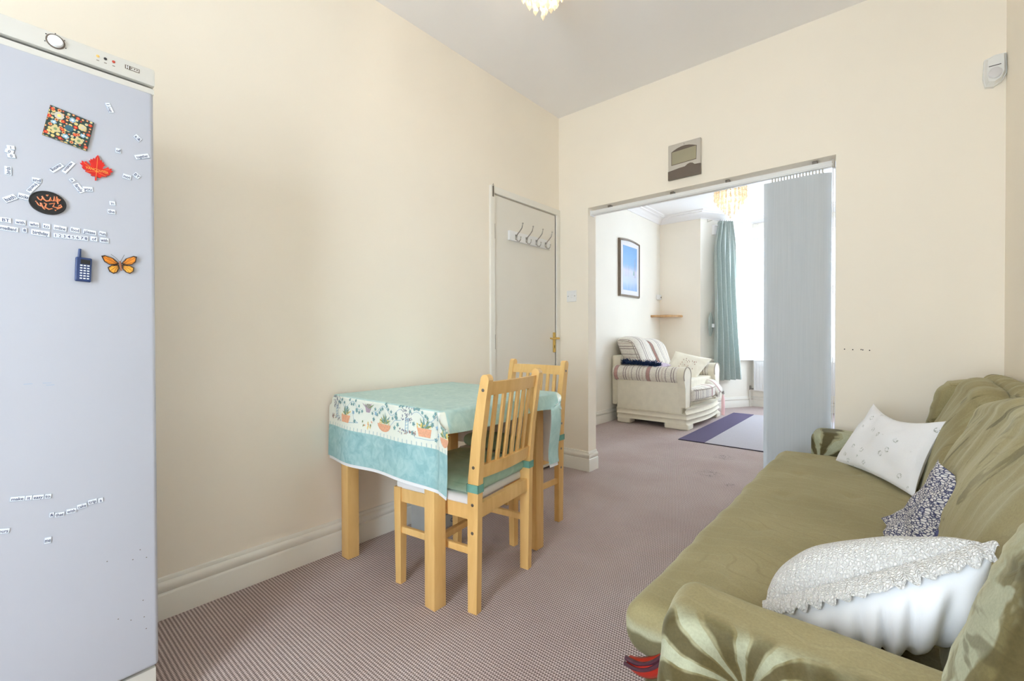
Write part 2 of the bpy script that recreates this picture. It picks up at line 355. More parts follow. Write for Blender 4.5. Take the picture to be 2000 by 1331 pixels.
# ------------------------------------------------------------------ geometry helpers
class MB:
    def __init__(s): s.v = []; s.f = []; s.mi = []; s.cur = 0
    def add(s, vs, fs):
        o = len(s.v); s.v += [tuple(p) for p in vs]
        for f in fs: s.f.append(tuple(i+o for i in f)); s.mi.append(s.cur)
        return s
    def box(s, x0, x1, y0, y1, z0, z1, bev=0.0, mat=None, seg=2):
        bm = bmesh.new(); bmesh.ops.create_cube(bm, size=1)
        for v in bm.verts: v.co = Vector(((x0+x1)/2+v.co.x*(x1-x0), (y0+y1)/2+v.co.y*(y1-y0), (z0+z1)/2+v.co.z*(z1-z0)))
        if bev: bmesh.ops.bevel(bm, geom=list(bm.edges), offset=bev, segments=seg, affect='EDGES', profile=.6)
        if mat is not None: bm.transform(mat)
        bm.verts.index_update(); s.add([v.co.copy() for v in bm.verts], [[v.index for v in f.verts] for f in bm.faces]); bm.free(); return s
    def tube(s, pts, r, n=8, cap=True, sq=None):
        pts = [Vector(p) for p in pts]; rs = r if isinstance(r, (list, tuple)) else [r]*len(pts)
        t0 = (pts[1]-pts[0]).normalized(); a = Vector((0, 0, 1)) if abs(t0.z) < .9 else Vector((1, 0, 0))
        nr = t0.cross(a).normalized(); vs = []; fs = []
        for i, p in enumerate(pts):
            t = (pts[min(i+1, len(pts)-1)]-pts[max(i-1, 0)]).normalized()
            nr = (nr - t*nr.dot(t)).normalized(); b = t.cross(nr)
            for k in range(n):
                q = 2*PI*k/n; vs.append(p+(nr*math.cos(q)+b*math.sin(q)*(sq or 1))*rs[i])
        for i in range(len(pts)-1):
            for k in range(n): fs.append((i*n+k, i*n+(k+1) % n, (i+1)*n+(k+1) % n, (i+1)*n+k))
        if cap: fs.append(tuple(range(n))[::-1]); fs.append(tuple((len(pts)-1)*n+k for k in range(n)))
        return s.add(vs, fs)
    def lathe(s, c, prof, n=16, axis='z'):
        vs = []; fs = []
        for r, h in prof:
            for k in range(n):
                q = 2*PI*k/n; a, b = r*math.cos(q), r*math.sin(q)
                vs.append({'z': (c[0]+a, c[1]+b, c[2]+h), 'x': (c[0]+h, c[1]+a, c[2]+b), 'y': (c[0]+a, c[1]+h, c[2]+b)}[axis])
        m = len(prof)
        for i in range(m-1):
            for k in range(n): fs.append((i*n+k, i*n+(k+1) % n, (i+1)*n+(k+1) % n, (i+1)*n+k))
        fs.append(tuple(range(n))[::-1]); fs.append(tuple((m-1)*n+k for k in range(n)))
        return s.add(vs, fs)
    def prism(s, poly, fn, d0, d1):
        n = len(poly); vs = [fn(a, b, d0) for a, b in poly]+[fn(a, b, d1) for a, b in poly]
        fs = [tuple(range(n))[::-1], tuple(range(n, 2*n))]+[(i, (i+1) % n, n+(i+1) % n, n+i) for i in range(n)]
        return s.add(vs, fs)
    def grid(s, fn, nu, nv, closed_u=False):
        vs = [fn(i/(nu if closed_u else nu-1), j/(nv-1)) for i in range(nu) for j in range(nv)]; fs = []
        for i in range(nu if closed_u else nu-1):
            for j in range(nv-1): fs.append((i*nv+j, ((i+1) % nu)*nv+j, ((i+1) % nu)*nv+j+1, i*nv+j+1))
        return s.add(vs, fs)
    def sweep(s, path, prof, closed=False):
        # path: 2D points, profile (offset to the LEFT of travel, z); mitred
        P = [Vector(p) for p in path]; n = len(P); k = len(prof); vs = []
        for i in range(n):
            d0 = (P[i]-P[i-1]).normalized() if (i > 0 or closed) else None
            d1 = (P[(i+1) % n]-P[i]).normalized() if (i < n-1 or closed) else None
            if d0 is None: d0 = d1
            if d1 is None: d1 = d0
            n0 = Vector((-d0.y, d0.x)); n1 = Vector((-d1.y, d1.x)); m = (n0+n1); m = m/max(.15, m.dot(n0)) if m.length > 1e-6 else n0
            for o, z in prof: q = P[i]+m*o; vs.append((q.x, q.y, z))
        fs = []
        for i in range(n if closed else n-1):
            for j in range(k-1): fs.append((i*k+j, ((i+1) % n)*k+j, ((i+1) % n)*k+j+1, i*k+j+1))
        if not closed: fs.append(tuple(range(k))[::-1]); fs.append(tuple((n-1)*k+j for j in range(k)))
        return s.add(vs, fs)

def obj(name, mb, mat, parent=None, smooth=False, loc=None, normals=True):
    me = bpy.data.meshes.new(name)
    base = Vector(loc) if loc is not None else Vector((0, 0, 0))
    if parent is not None and parent.get('_world'): base = parent['_base'] and Vector(parent['_base'])
    me.from_pydata([tuple(Vector(v)-base) for v in mb.v], [], mb.f)
    if normals:
        bm = bmesh.new(); bm.from_mesh(me); bmesh.ops.recalc_face_normals(bm, faces=bm.faces); bm.to_mesh(me); bm.free()
    mats = mat if isinstance(mat, (list, tuple)) else [mat]
    for m in mats: me.materials.append(M[m] if isinstance(m, str) else m)
    if len(mats) > 1: me.polygons.foreach_set('material_index', mb.mi)
    if smooth:
        me.polygons.foreach_set('use_smooth', [True]*len(me.polygons))
        if smooth != 'full':
            try: me.set_sharp_from_angle(angle=math.radians(40))
            except Exception: pass
    me.update()
    o = bpy.data.objects.new(name, me); COL.objects.link(o)
    if parent is not None:
        o.parent = parent
    elif loc is not None: o.location = loc
    return o
def mats_object_space(o, base):  # keep procedural coordinates: meshes are stored relative to the base
    return o
def thing(name, label, cat, loc=(0, 0, 0), rz=0, group=None, world=False):
    o = bpy.data.objects.new(name, None); COL.objects.link(o); o.location = loc; o.rotation_euler = (0, 0, rz)
    o['label'] = label; o['category'] = cat
    if group: o['group'] = group
    o.empty_display_size = .1
    return o
def tag(o, label, cat, group=None):
    o['label'] = label; o['category'] = cat
    if group: o['group'] = group
    return o
def struct(name, mb, mat, smooth=False, parent=None):
    o = obj(name, mb, mat, parent, smooth)
    if parent is None: o['kind'] = 'structure'
    return o
def dup_tree(root, loc=None, rz=None):
    r = root.copy(); COL.objects.link(r)
    if loc is not None: r.location = loc
    if rz is not None: r.rotation_euler = (0, 0, rz)
    for ch in list(root.children):
        c = ch.copy(); COL.objects.link(c); c.parent = r; c.matrix_parent_inverse = ch.matrix_parent_inverse
        for g in list(ch.children):
            d = g.copy(); COL.objects.link(d); d.parent = c; d.matrix_parent_inverse = g.matrix_parent_inverse
    return r

def soft_box(x0, x1, y0, y1, z0, z1, r, n=24, disp=None, nz=None):
    """rounded box, surface grid, optional displacement fn(p, normal)->Vector"""
    mb = MB(); c = Vector(((x0+x1)/2, (y0+y1)/2, (z0+z1)/2)); h = Vector(((x1-x0)/2, (y1-y0)/2, (z1-z0)/2))
    seen = {}; vs = []; fs = []
    def pt(a):
        p = Vector((a[0]*h.x, a[1]*h.y, a[2]*h.z)); rr = min(r, h.x, h.y, h.z)
        inner = Vector((max(-h.x+rr, min(h.x-rr, p.x)), max(-h.y+rr, min(h.y-rr, p.y)), max(-h.z+rr, min(h.z-rr, p.z))))
        d = p-inner
        if d.length > 1e-9: nn = d.normalized(); p = inner+nn*rr
        else: nn = Vector((0, 0, 1))
        q = c+p
        if disp: q = q+disp(q, nn)
        return q
    step = max(h)*2/n
    def cuts(L):
        rr = min(r, h.x, h.y, h.z); k = max(2, int((L-2*rr)/step)); e = [i/5 for i in range(5)]
        a = [-L/2+rr*t for t in e]; b = [(-L/2+rr)+(L-2*rr)*i/k for i in range(k+1)]; cc = [L/2-rr+rr*(t+.2) for t in e]
        return [v/(L/2) for v in a+b+cc]
    cx, cy, cz = cuts(2*h.x), cuts(2*h.y), cuts(2*h.z)
    def vid(a):
        k = tuple(round(t, 6) for t in a)
        if k not in seen: seen[k] = len(vs); vs.append(pt(a))
        return seen[k]
    for (A, B, ax) in ((cx, cy, 2), (cx, cz, 1), (cy, cz, 0)):
        for sgn in (-1, 1):
            for i in range(len(A)-1):
                for j in range(len(B)-1):
                    q = []
                    for (u, v) in ((A[i], B[j]), (A[i+1], B[j]), (A[i+1], B[j+1]), (A[i], B[j+1])):
                        q.append(vid({2: (u, v, sgn), 1: (u, sgn, v), 0: (sgn, u, v)}[ax]))
                    fs.append(tuple(q))
    mb.add(vs, fs); return mb

def nz(p, s, seed=0): return noise.noise(Vector(p)*s+Vector((seed*7.3, seed*3.1, seed)))

def pillow(A, B, C, D, T, n=26, pinch=.10, wr=.006, seed=0, side=0, back=.9, folds=0, ptop=0, bdir=None):
    """A,B top edge, D,C bottom edge. side 0: both, 1 front, -1 back"""
    A, B, C, D = map(Vector, (A, B, C, D)); mb = MB()
    nn = ((B-A).cross(D-A)).normalized()
    bd = Vector(bdir).normalized() if bdir else -nn
    def f(sg):
        def g(u, v):
            uu, vv = 2*u-1, 2*v-1
            # concave edges
            pu = uu*(1-pinch*(1-vv*vv)); pv = vv*(1-(pinch+(ptop if vv < 0 else 0))*(1-uu*uu))
            a, b = (pu+1)/2, (pv+1)/2
            p = (A*(1-a)+B*a)*(1-b)+(D*(1-a)+C*a)*b
            t = T*max(0, (1-uu**2)*(1-vv**2))**.42
            w = wr*nz(p, 14, seed)*min(1, t/T*2)+wr*1.2*nz(p, 6, seed+3)*min(1, t/T*2)
            if folds and sg < 0: w += folds*min(1, t/T*1.6)*(math.sin(uu*22+2.2*vv+2*math.sin(uu*4))*.5+.5)**1.6*(1-.6*abs(vv))*(.4+.6*abs(nz((uu, vv*.3, 0), 3, seed)+.4))
            return p+(nn*(t+w) if sg > 0 else bd*(t*back-w))
        return g
    if side >= 0: mb.grid(f(1), n, n)
    if side <= 0: mb.grid(f(-1), n, n)
    return mb

# ------------------------------------------------------------------ room shell
L, R, D, H = -2.046, 0.375, 2.977, 2.77
def panel(p0, p1, z0, z1, th, holes=()):
    """wall from p0 to p1 (2D), thickness to the RIGHT of travel, holes (a0,a1,z0,z1) with a in metres along"""
    mb = MB(); p0, p1 = Vector(p0), Vector(p1); Ln = (p1-p0).length; d = (p1-p0)/Ln; n = Vector((d.y, -d.x))
    xs = sorted({0, Ln, *[h[0] for h in holes], *[h[1] for h in holes]}); zs = sorted({z0, z1, *[h[2] for h in holes], *[h[3] for h in holes]})
    def solid(i, j):
        if i < 0 or j < 0 or i >= len(xs)-1 or j >= len(zs)-1: return False
        a = (xs[i]+xs[i+1])/2; z = (zs[j]+zs[j+1])/2
        return not any(h[0] < a < h[1] and h[2] < z < h[3] for h in holes)
    def P(a, k, z): q = p0+d*a+n*(th if k else 0); return (q.x, q.y, z)
    for i in range(len(xs)-1):
        for j in range(len(zs)-1):
            if not solid(i, j): continue
            a, b, c, e = xs[i], xs[i+1], zs[j], zs[j+1]
            for k in (0, 1): mb.add([P(a, k, c), P(b, k, c), P(b, k, e), P(a, k, e)], [(0, 1, 2, 3)])
            if not solid(i-1, j): mb.add([P(a, 0, c), P(a, 1, c), P(a, 1, e), P(a, 0, e)], [(0, 1, 2, 3)])
            if not solid(i+1, j): mb.add([P(b, 0, c), P(b, 1, c), P(b, 1, e), P(b, 0, e)], [(0, 1, 2, 3)])
            if not solid(i, j-1): mb.add([P(a, 0, c), P(b, 0, c), P(b, 1, c), P(a, 1, c)], [(0, 1, 2, 3)])
            if not solid(i, j+1): mb.add([P(a, 0, e), P(b, 0, e), P(b, 1, e), P(a, 1, e)], [(0, 1, 2, 3)])
    bm = bmesh.new()
    me = bpy.data.meshes.new('t'); me.from_pydata(mb.v, [], mb.f); bm.from_mesh(me); bmesh.ops.remove_doubles(bm, verts=bm.verts, dist=1e-5)
    out = MB(); bm.verts.index_update(); out.add([v.co.copy() for v in bm.verts], [[v.index for v in f.verts] for f in bm.faces]); bm.free(); bpy.data.meshes.remove(me)
    return out
YB = -1.3
TX0, TX1, TZ = -1.779, -.245, 2.007
DY0, DY1, DZ = 2.205, 2.93, 1.99
struct('wall_left', panel((L, YB), (L, D), 0, H, -.10, [(DY0-YB, DY1-YB, 0, DZ)]), 'wall')
struct('hall_light_block', panel((L-.13, 1.9), (L-.13, 3.09), 0, H, -.08), 'dark')  # added slab: blocks sky leaking under the door, dark like an unlit hall
struct('wall_partition', panel((-2.73, D), (R, D), 0, H, -.114, [(TX0+2.73, TX1+2.73, 0, TZ)]), 'wall')
struct('wall_right', panel((R, YB), (R, 6.48), 0, H, .10), 'wall')
RW = [(-1.05-L-.1+.1, .35-L, .95, 2.1)]
struct('wall_rear', panel((L-.1, YB), (R+.1, YB), 0, H, .12, [(-.82-L+.1, -.08-L+.1, .35, 2.05)]), 'wall')
struct('wall_far_left', panel((-2.65, D+.05), (-2.65, 6.48), 0, H, -.10), 'wall2')
struct('wall_far_alcove', panel((-2.75, 6.48), (-2.07, 6.48), 0, H, -.12), 'wall')
BL = [(-2.07, 6.48), (-1.59, 7.3), (-.48, 7.3), (0.0, 6.48)]
seg = math.hypot(.48, .82)
struct('wall_bay_left', panel(BL[0], BL[1], 0, H, -.12, [(.40, seg-.10, .70, 2.44)]), 'wall2')
struct('wall_bay_front', panel(BL[1], BL[2], 0, H, -.12, [(.09, 1.02, .70, 2.44)]), 'wall2')
struct('wall_bay_right', panel(BL[2], BL[3], 0, H, -.12, [(.10, seg-.20, .70, 2.44)]), 'wall2')
struct('wall_far_right', panel((0, 6.48), (R+.1, 6.48), 0, H, -.12), 'wall2')
fl = MB().box(-2.8, .5, YB-.12, 7.45, -.06, 0); struct('floor', fl, 'carpet')
struct('ceiling', MB().box(-2.8, .5, YB-.12, 7.45, H, H+.06), 'ceil')

SK = [(0, 0), (.022, 0), (.022, .088), (.019, .093), (.014, .096), (.017, .101), (.021, .110), (.021, .121), (.017, .130), (.009, .134), (.009, .140), (.006, .147), (.0, .149)]
def neg(pr): return [(-a, b) for a, b in pr]
struct('baseboard_left', MB().sweep([(L, DY0-.045), (L, YB)], SK), 'gloss', True)
struct('baseboard_partition', MB().sweep([(TX0, D+.114), (TX0, D), (L, D)], SK), 'gloss', True)
struct('baseboard_right_of_opening', MB().sweep([(R, D), (TX1, D), (TX1, D+.114)], SK), 'gloss', True)
struct('baseboard_right', MB().sweep([(R, YB), (R, D)], SK), 'gloss', True)
struct('baseboard_far', MB().sweep([(R, 6.48), (0, 6.48), (-.48, 7.3), (-1.59, 7.3), (-2.07, 6.48), (-2.65, 6.48), (-2.65, D+.114), (TX0, D+.114)], SK), 'gloss', True)
CO = [(0, H-.10), (.012, H-.10), (.018, H-.085), (.03, H-.075), (.045, H-.05), (.07, H-.034), (.085, H-.03), (.09, H-.018), (.13, H-.014), (.135, H), (0, H)]
struct('trim_1', MB().sweep([(R, D+.114), (R, 6.48), (0, 6.48), (-.48, 7.3), (-1.59, 7.3), (-2.07, 6.48), (-2.65, 6.48), (-2.65, D+.114)], CO), 'ceil', True)
# boxed lintel above the bay windows and the window board under them
LT = [(0, 2.46), (.05, 2.46), (.05, 2.56), (.065, 2.575), (.065, 2.59), (0, 2.59)]
struct('trim_2', MB().sweep([(-.07, 6.60), (-.48, 7.3), (-1.59, 7.3), (-1.97, 6.65)], LT), 'ceil', True)
SL = [(-.02, .675), (.075, .675), (.082, .685), (.075, .70), (-.02, .70)]
struct('trim_3', MB().sweep([(-.07, 6.60), (-.48, 7.3), (-1.59, 7.3), (-1.97, 6.65)], SL), 'gloss', True)
# door lining and architrave
ar = MB()
ar.box(L-.10, L+.016, DY0-.04, DY0, 0, DZ+.045, .004).box(L-.002, L+.012, DY0, D, DZ, DZ+.045, .003).box(L-.10, L+.012, DY1, DY1+.047, 0, DZ, .003)
struct('trim_4', ar, 'gloss', True)
# small drilled holes on the partition wall
for i, (x, z) in enumerate(((-.205, .958), (-.17, .956), (-.135, .957), (-.128, .955), (-.10, .953))):
    o = obj('plug_hole', MB().lathe((x, D-.0015, z), [(.0025, 0), (.003, .0005)], 8, 'y'), 'dark', bpy.data.objects['wall_partition'])

# door leaf
dr = obj('door_1', MB().box(L-.042, L-.002, DY0+.004, DY1-.004, .022, DZ-.006, .002), 'door'); dr['kind'] = 'structure'
for z in (1.74, .995, .25):
    hb = MB().tube([(L+.004, DY0+.002, z-.05), (L+.004, DY0+.002, z+.05)], .006, 8)
    hb.box(L-.003, L+.001, DY0-.012, DY0+.018, z-.05, z+.05)
    hg = obj('hinge', hb, 'dmetal', dr, True)
hb = MB().box(L-.003, L+.003, 2.892, 2.926, .905, 1.062, .002)
pl = obj('handle_plate', hb, 'brass', dr, True)
hb = MB().tube([(L, 2.91, 1.015), (L+.045, 2.91, 1.015)], [.010, .009], 10).tube([(L+.042, 2.915, 1.015), (L+.048, 2.87, 1.016), (L+.044, 2.83, 1.012), (L+.042, 2.80, 1.016)], [.008, .009, .007, .006], 10)
obj('lever', hb, 'brass', pl, True)
obj('keyhole', MB().lathe((L+.0032, 2.909, .955), [(.004, 0), (.004, .0006)], 10, 'x').box(L+.0032, L+.0038, 2.907, 2.911, .938, .955), 'dark', pl)
# overdoor hook bracket at the frame head
b = MB().tube([(L+.012, DY0-.02, 2.03), (L+.02, DY0-.02, 2.045), (L+.02, DY0-.016, 2.03), (L+.02, DY0-.014, 1.985), (L+.02, DY0-.018, 1.96)], .0022, 6).box(L+.016, L+.019, DY0-.024, DY0-.012, 1.96, 2.03)
tag(obj('door_catch', b, 'dmetal', smooth=True), 'small steel catch at the top left corner of the door frame', 'door catch')

# rear window behind the camera (daylight into this room)
def window(n, org, d, w, z0, z1, inward, depth=.05):
    """org 2D left-bottom corner on the wall plane middle; d unit along; inward unit"""
    org, d, inward = Vector(org), Vector(d), Vector(inward)
    def P(a, o, z): q = org+d*a+inward*o; return (q.x, q.y, z)
    def bx(a0, a1, zz0, zz1, o0=-depth/2, o1=depth/2):
        m = MB(); m.add([P(a, o, z) for a in (a0, a1) for o in (o0, o1) for z in (zz0, zz1)], [(0, 1, 3, 2), (4, 6, 7, 5), (0, 4, 5, 1), (2, 3, 7, 6), (0, 2, 6, 4), (1, 5, 7, 3)]); return m
    fr = MB()
    for q in (bx(0, .05, z0, z1), bx(w-.05, w, z0, z1), bx(.05, w-.05, z0, z0+.05), bx(.05, w-.05, z1-.05, z1)): fr.add(q.v, q.f)
    root = obj('window_%d' % n, fr, 'upvc'); root['kind'] = 'structure'
    zm = z0+(z1-z0)*.56
    obj('meeting_rail', bx(.05, w-.05, zm-.02, zm+.02), 'upvc', root)
    obj('window_pane', bx(.05, w-.05, z0+.05, zm-.02, -.003, .003), 'glass', root)
    obj('window_pane', bx(.05, w-.05, zm+.02, z1-.05, -.003, .003), 'glass', root)
    return root
window(1, (-.82, YB-.07), (1, 0), .74, .35, 2.05, (0, 1))
dv = Vector((.48, .82)).normalized(); nv = Vector((dv.y, -dv.x))
window(2, Vector(BL[0])+dv*.40-nv*.07, dv, seg-.50, .70, 2.44, nv)
window(3, (-1.50, 7.37), (1, 0), .93, .70, 2.44, (0, -1))
dv2 = Vector((.48, -.82)).normalized(); nv2 = Vector((dv2.y, -dv2.x))
window(4, Vector(BL[2])+dv2*.10-nv2*.07, dv2, seg-.30, .70, 2.44, nv2)

# net curtains
def net(p0, p1, lab, seed):
    p0, p1 = Vector(p0), Vector(p1); d = (p1-p0).normalized(); n = Vector((d.y, -d.x)); Ln = (p1-p0).length
    def f(u, v):
        o = .010*math.sin(u*Ln*2*PI/.055+seed)+.005*math.sin(u*Ln*2*PI/.13+v*2)
        q = p0+d*(u*Ln)+n*o; return (q.x, q.y, .715+v*1.735)
    o = obj('net_curtain', MB().grid(f, int(Ln*150), 6), 'sheer', smooth='full', normals=False)
    tag(o, lab, 'net curtain', 'sheer white net curtains in the bay'); return o
net(Vector(BL[0])+dv*.38+nv*.02, Vector(BL[1])-dv*.06+nv*.02, 'white net curtain in the angled bay window beside the teal curtain', 1)
net((-1.54, 7.28), (-.53, 7.28), 'white net curtain across the front bay window above the radiator', 2)
net(Vector(BL[2])+dv2*.06+nv2*.02, Vector(BL[3])-dv2*.2+nv2*.02, 'white net curtain in the bay side window on the right, behind the blind', 3)

# ------------------------------------------------------------------ fridge
FT = math.radians(2.0)
FR = thing('fridge_freezer', 'tall white fridge freezer dotted with word magnets at the left edge', 'fridge', (-1.5, .29, 0), FT)
FR.location = (-1.5, .29, 0)
# local: x' out of the door, y' along the wall (door edge at y'=0), z up
def frp(name, mb, mat, smooth=True, parent=None): 
    o = obj(name, mb, mat, parent or FR, smooth); return o
frp('cabinet', MB().box(-.50, -.055, -.595, -.002, .02, 1.70, .006), 'fridge')
frp('top_cover', MB().box(-.50, -.03, -.598, .002, 1.70, 1.742, .006), 'fridge_panel')
frp('control_panel', MB().box(-.035, .002, -.600, .006, 1.697, 1.742, .006), 'fridge_panel')
dm = soft_box(-.050, 0, -.598, 0.003, .152, 1.690, .010, 10)
frp('door', dm, 'fridge')
frp('door_top_cap', MB().box(-.052, .0015, -.5985, .004, 1.674, 1.690, .004), 'fridge_panel')
frp('door_gasket', MB().box(-.062, -.048, -.59, -.004, .16, 1.685, .002), 'station')
frp('plinth', MB().box(-.045, -.012, -.595, 0, .03, .142, .006), 'fridge_panel')
frp('plinth_slot', MB().box(-.0125, -.011, -.56, -.03, .095, .105), 'dark')
for y in (-.56, -.04): frp('foot', MB().lathe((-.06, y, 0), [(.018, 0), (.018, .03), (.01, .032)], 12), 'black')
dl = frp('thermostat_dial', MB().lathe((.0025, -.181, 1.7215), [(.0135, 0), (.0135, .003), (.011, .007)], 20, 'x'), 'upvc')
frp('dial_ring', MB().lathe((.0022, -.181, 1.7215), [(.0165, 0), (.0165, .0006)], 24, 'x'), 'station_dark')
for a in range(-4, 5): 
    q = math.radians(90+a*28); y, z = -.181+math.cos(q)*.0185, 1.7215+math.sin(q)*.0185
    if a in (-4, -2, 0, 2, 4) and z < 1.741: frp('dial_mark', MB().box(.002, .0026, y-.001, y+.001, z-.001, z+.001), 'black')
for (y, c) in ((-.1076, 'amber'), (-.0935, 'black'), (-.078, 'redled')):
    frp('indicator_light', MB().lathe((.002, y, 1.7235), [(.0032, 0), (.0032, .001), (.001, .002)], 12, 'x'), c)
    frp('indicator_symbol', MB().box(.002, .0025, y-.0025, y+.0025, 1.7125, 1.714), 'station_dark')
frp('maker_badge', MB().box(.0022, .0028, -.056, -.027, 1.7175, 1.7275), 'station_dark')
frp('badge_panel', MB().box(.0026, .0032, -.045, -.0285, 1.719, 1.726), 'fridge_panel')
frp('badge_letter', MB().box(.0026, .0033, -.054, -.0525, 1.7185, 1.7265).box(.0026, .0033, -.050, -.0485, 1.7185, 1.7265).box(.0026, .0033, -.054, -.0485, 1.722, 1.7232), 'upvc')
for i, q in enumerate(((-.043, 1.7215), (-.037, 1.7215), (-.032, 1.7215))):
    frp('badge_digit', MB().box(.003, .0036, q[0]-.0015, q[0]+.0012, q[1], q[1]+.003), 'station_dark')
for (y, z) in ((-.03, .34), (-.055, .30), (-.028, .295), (-.024, .262), (-.08, .315), (-.022, .45), (-.05, .455), (-.10, .47), (-.035, .475)):
    frp('scuff', MB().box(.0, .0003, y-.0012, y+.0012, z-.001, z+.001), 'station_dark', False)
for (y, z) in ((-.2, .925), (-.23, .925), (-.195, .920)):
    frp('scuff', MB().box(.0, .0003, y-.008, y+.006, z, z+.001), 'bluetint', False)

def on_door(name, y, z, ang, label, cat, group=None):
    o = bpy.data.objects.new(name, None); COL.objects.link(o)
    m = Matrix.Translation((-1.5, .29, 0)) @ Matrix.Rotation(FT, 4, 'Z') @ Matrix.Translation((0.0005, y, z)) @ Matrix.Rotation(math.radians(ang), 4, 'X')
    o.matrix_world = m; o['label'] = label; o['category'] = cat
    if group: o['group'] = group
    o.empty_display_size = .02; return o
# in this local frame: +y = reading direction, +z = up, +x = out of the door
FACE = Matrix(((0, 0, 1, 0), (1, 0, 0, 0), (0, 1, 0, 0), (0, 0, 0, 1)))
def letters(name, s, size, width, parent, mat, x=.0016, y=0, z=0, bold=.0):
    cu = bpy.data.curves.new(name, 'FONT'); cu.body = s; cu.align_x = 'CENTER'; cu.align_y = 'CENTER'; cu.size = size; cu.resolution_u = 2; cu.offset = bold; cu.extrude = .0001
    t = bpy.data.objects.new('t', cu); COL.objects.link(t); bpy.context.view_layer.update()
    me = bpy.data.meshes.new_from_object(t); bpy.data.objects.remove(t)
    w = max((v.co.x for v in me.vertices), default=1)-min((v.co.x for v in me.vertices), default=0)
    k = min(1.0, width/w) if w > 0 else 1
    me.transform(Matrix.Diagonal((k, 1, 1, 1))); me.transform(Matrix.Translation((x, y, z)) @ FACE)
    me.materials.clear(); me.materials.append(M[mat])
    o = bpy.data.objects.new(name, me); COL.objects.link(o); o.parent = parent; return o
MAGS = [('I', -0.0895, 1.6119, 0.0085, 0.0101, -66.4, 'upper of the tilted pair near the fridge top'), ('cup', -0.0852, 1.6011, 0.0138, 0.0101, -66.4, ''), ('a', -0.0349, 1.5518, 0.0079, 0.0113, -37.4, 'at the right door edge above "together"'), ('&', -0.029, 1.5462, 0.0079, 0.0114, -37.4, 'at the right door edge above "together"'), ('of', -0.0707, 1.5034, 0.0106, 0.0122, -0.3, 'beside the lower right corner of the floral tile'), ('together', -0.0232, 1.5036, 0.0313, 0.0116, 24.8, ''), ('1', -0.253, 1.4519, 0.0122, 0.0093, 8.4, 'topmost of the three stacked digits at the left edge'), ('0', -0.2551, 1.4425, 0.0131, 0.0094, -11.5, 'middle of the three stacked digits at the left edge'), ('0', -0.2524, 1.4336, 0.0122, 0.0092, 9.3, 'lowest of the three stacked digits at the left edge'), ('birds', -0.2572, 1.3996, 0.0191, 0.0111, 90.7, ''), ('chatting', -0.1812, 1.428, 0.0288, 0.0099, -131.1, ''), ('vacation', -0.1616, 1.4352, 0.034, 0.0091, -121.0, ''), ('and', -0.2139, 1.3904, 0.0152, 0.0108, 3.1, ''), ('friends', -0.2202, 1.372, 0.028, 0.0097, -121.5, ''), ('bath', -0.255, 1.3391, 0.0216, 0.0125, 37.2, ''), ('socks', -0.2346, 1.3481, 0.0175, 0.013, -7.2, ''), ('is', -0.1555, 1.4062, 0.0084, 0.0097, -48.5, ''), ('family', -0.1439, 1.3901, 0.0226, 0.0119, -55.3, ''), ('you', -0.1281, 1.3918, 0.0184, 0.0114, 8.3, ''), ('not', -0.0543, 1.4421, 0.0166, 0.0123, -6.4, ''), ('BY', -0.0345, 1.4507, 0.014, 0.0125, -34.3, 'tilted beside "not"'), ('in', -0.0831, 1.3678, 0.0117, 0.0105, 5.6, ''), ('the', -0.0849, 1.3464, 0.0146, 0.0117, 4.8, ''), ('BT', -0.2618, 1.2896, 0.0164, 0.0114, 1.2, 'first in the upper long row'), ('with', -0.2398, 1.2891, 0.0161, 0.0116, -2.3, 'second in the upper long row'), ('who', -0.2186, 1.2882, 0.0158, 0.0118, -1.4, ''), ('to', -0.1991, 1.288, 0.0122, 0.012, -2.2, 'in the upper long row after "who"'), ('online', -0.1769, 1.2876, 0.0219, 0.0122, -3.0, ''), ('food', -0.1512, 1.288, 0.0166, 0.0125, -2.9, ''), ('please', -0.1256, 1.2876, 0.0236, 0.0114, -3.7, ''), ('run', -0.1022, 1.2882, 0.0131, 0.0116, -5.1, ''), ('broadband', -0.2589, 1.2718, 0.0312, 0.0115, -3.1, ''), ('8', -0.2334, 1.2724, 0.007, 0.0105, 2.1, 'alone between "broadband" and "birthday"'), ('birthday', -0.2089, 1.2706, 0.0298, 0.0131, -2.2, '')]
MAGS += [(str(i+1), -.1844+i*.00744, 1.2696+i*.0002, .0073, .011, .3, 'in the counting strip under "online"') for i in range(8)]
MAGS += [('of', -0.1182, 1.2724, 0.0129, 0.0115, -1.2, 'right after the counting strip'), ('with', -0.0989, 1.2722, 0.0161, 0.0129, -1.2, 'last in the second long row'), ('make', -0.2495, 0.6703, 0.0226, 0.0104, -9.4, ''), ('it', -0.2323, 0.6675, 0.0104, 0.0106, -9.4, ''), ('easy', -0.2175, 0.665, 0.018, 0.0107, -9.4, ''), ('to', -0.2019, 0.6627, 0.0109, 0.0108, -9.4, 'right after "easy" low on the door'), ('&', -0.1962, 0.6174, 0.0075, 0.011, -5.7, 'low on the door before "that"'), ('that', -0.1833, 0.6141, 0.0161, 0.0111, -5.8, ''), ('with', -0.1634, 0.6165, 0.0172, 0.0114, -1.6, 'low on the door between "that" and "cake"'), ('cake', -0.1448, 0.6225, 0.0175, 0.0116, 2.6, ''), ('trip', -0.1259, 0.628, 0.0162, 0.0117, 4.3, ''), ('a', -0.1111, 0.6274, 0.0092, 0.0119, 2.7, 'low on the door after "trip"'), ('hours', -0.2723, 0.6055, 0.0212, 0.0114, -12.5, ''), ('me', -0.203, 0.5604, 0.0114, 0.0148, -4.1, '')]
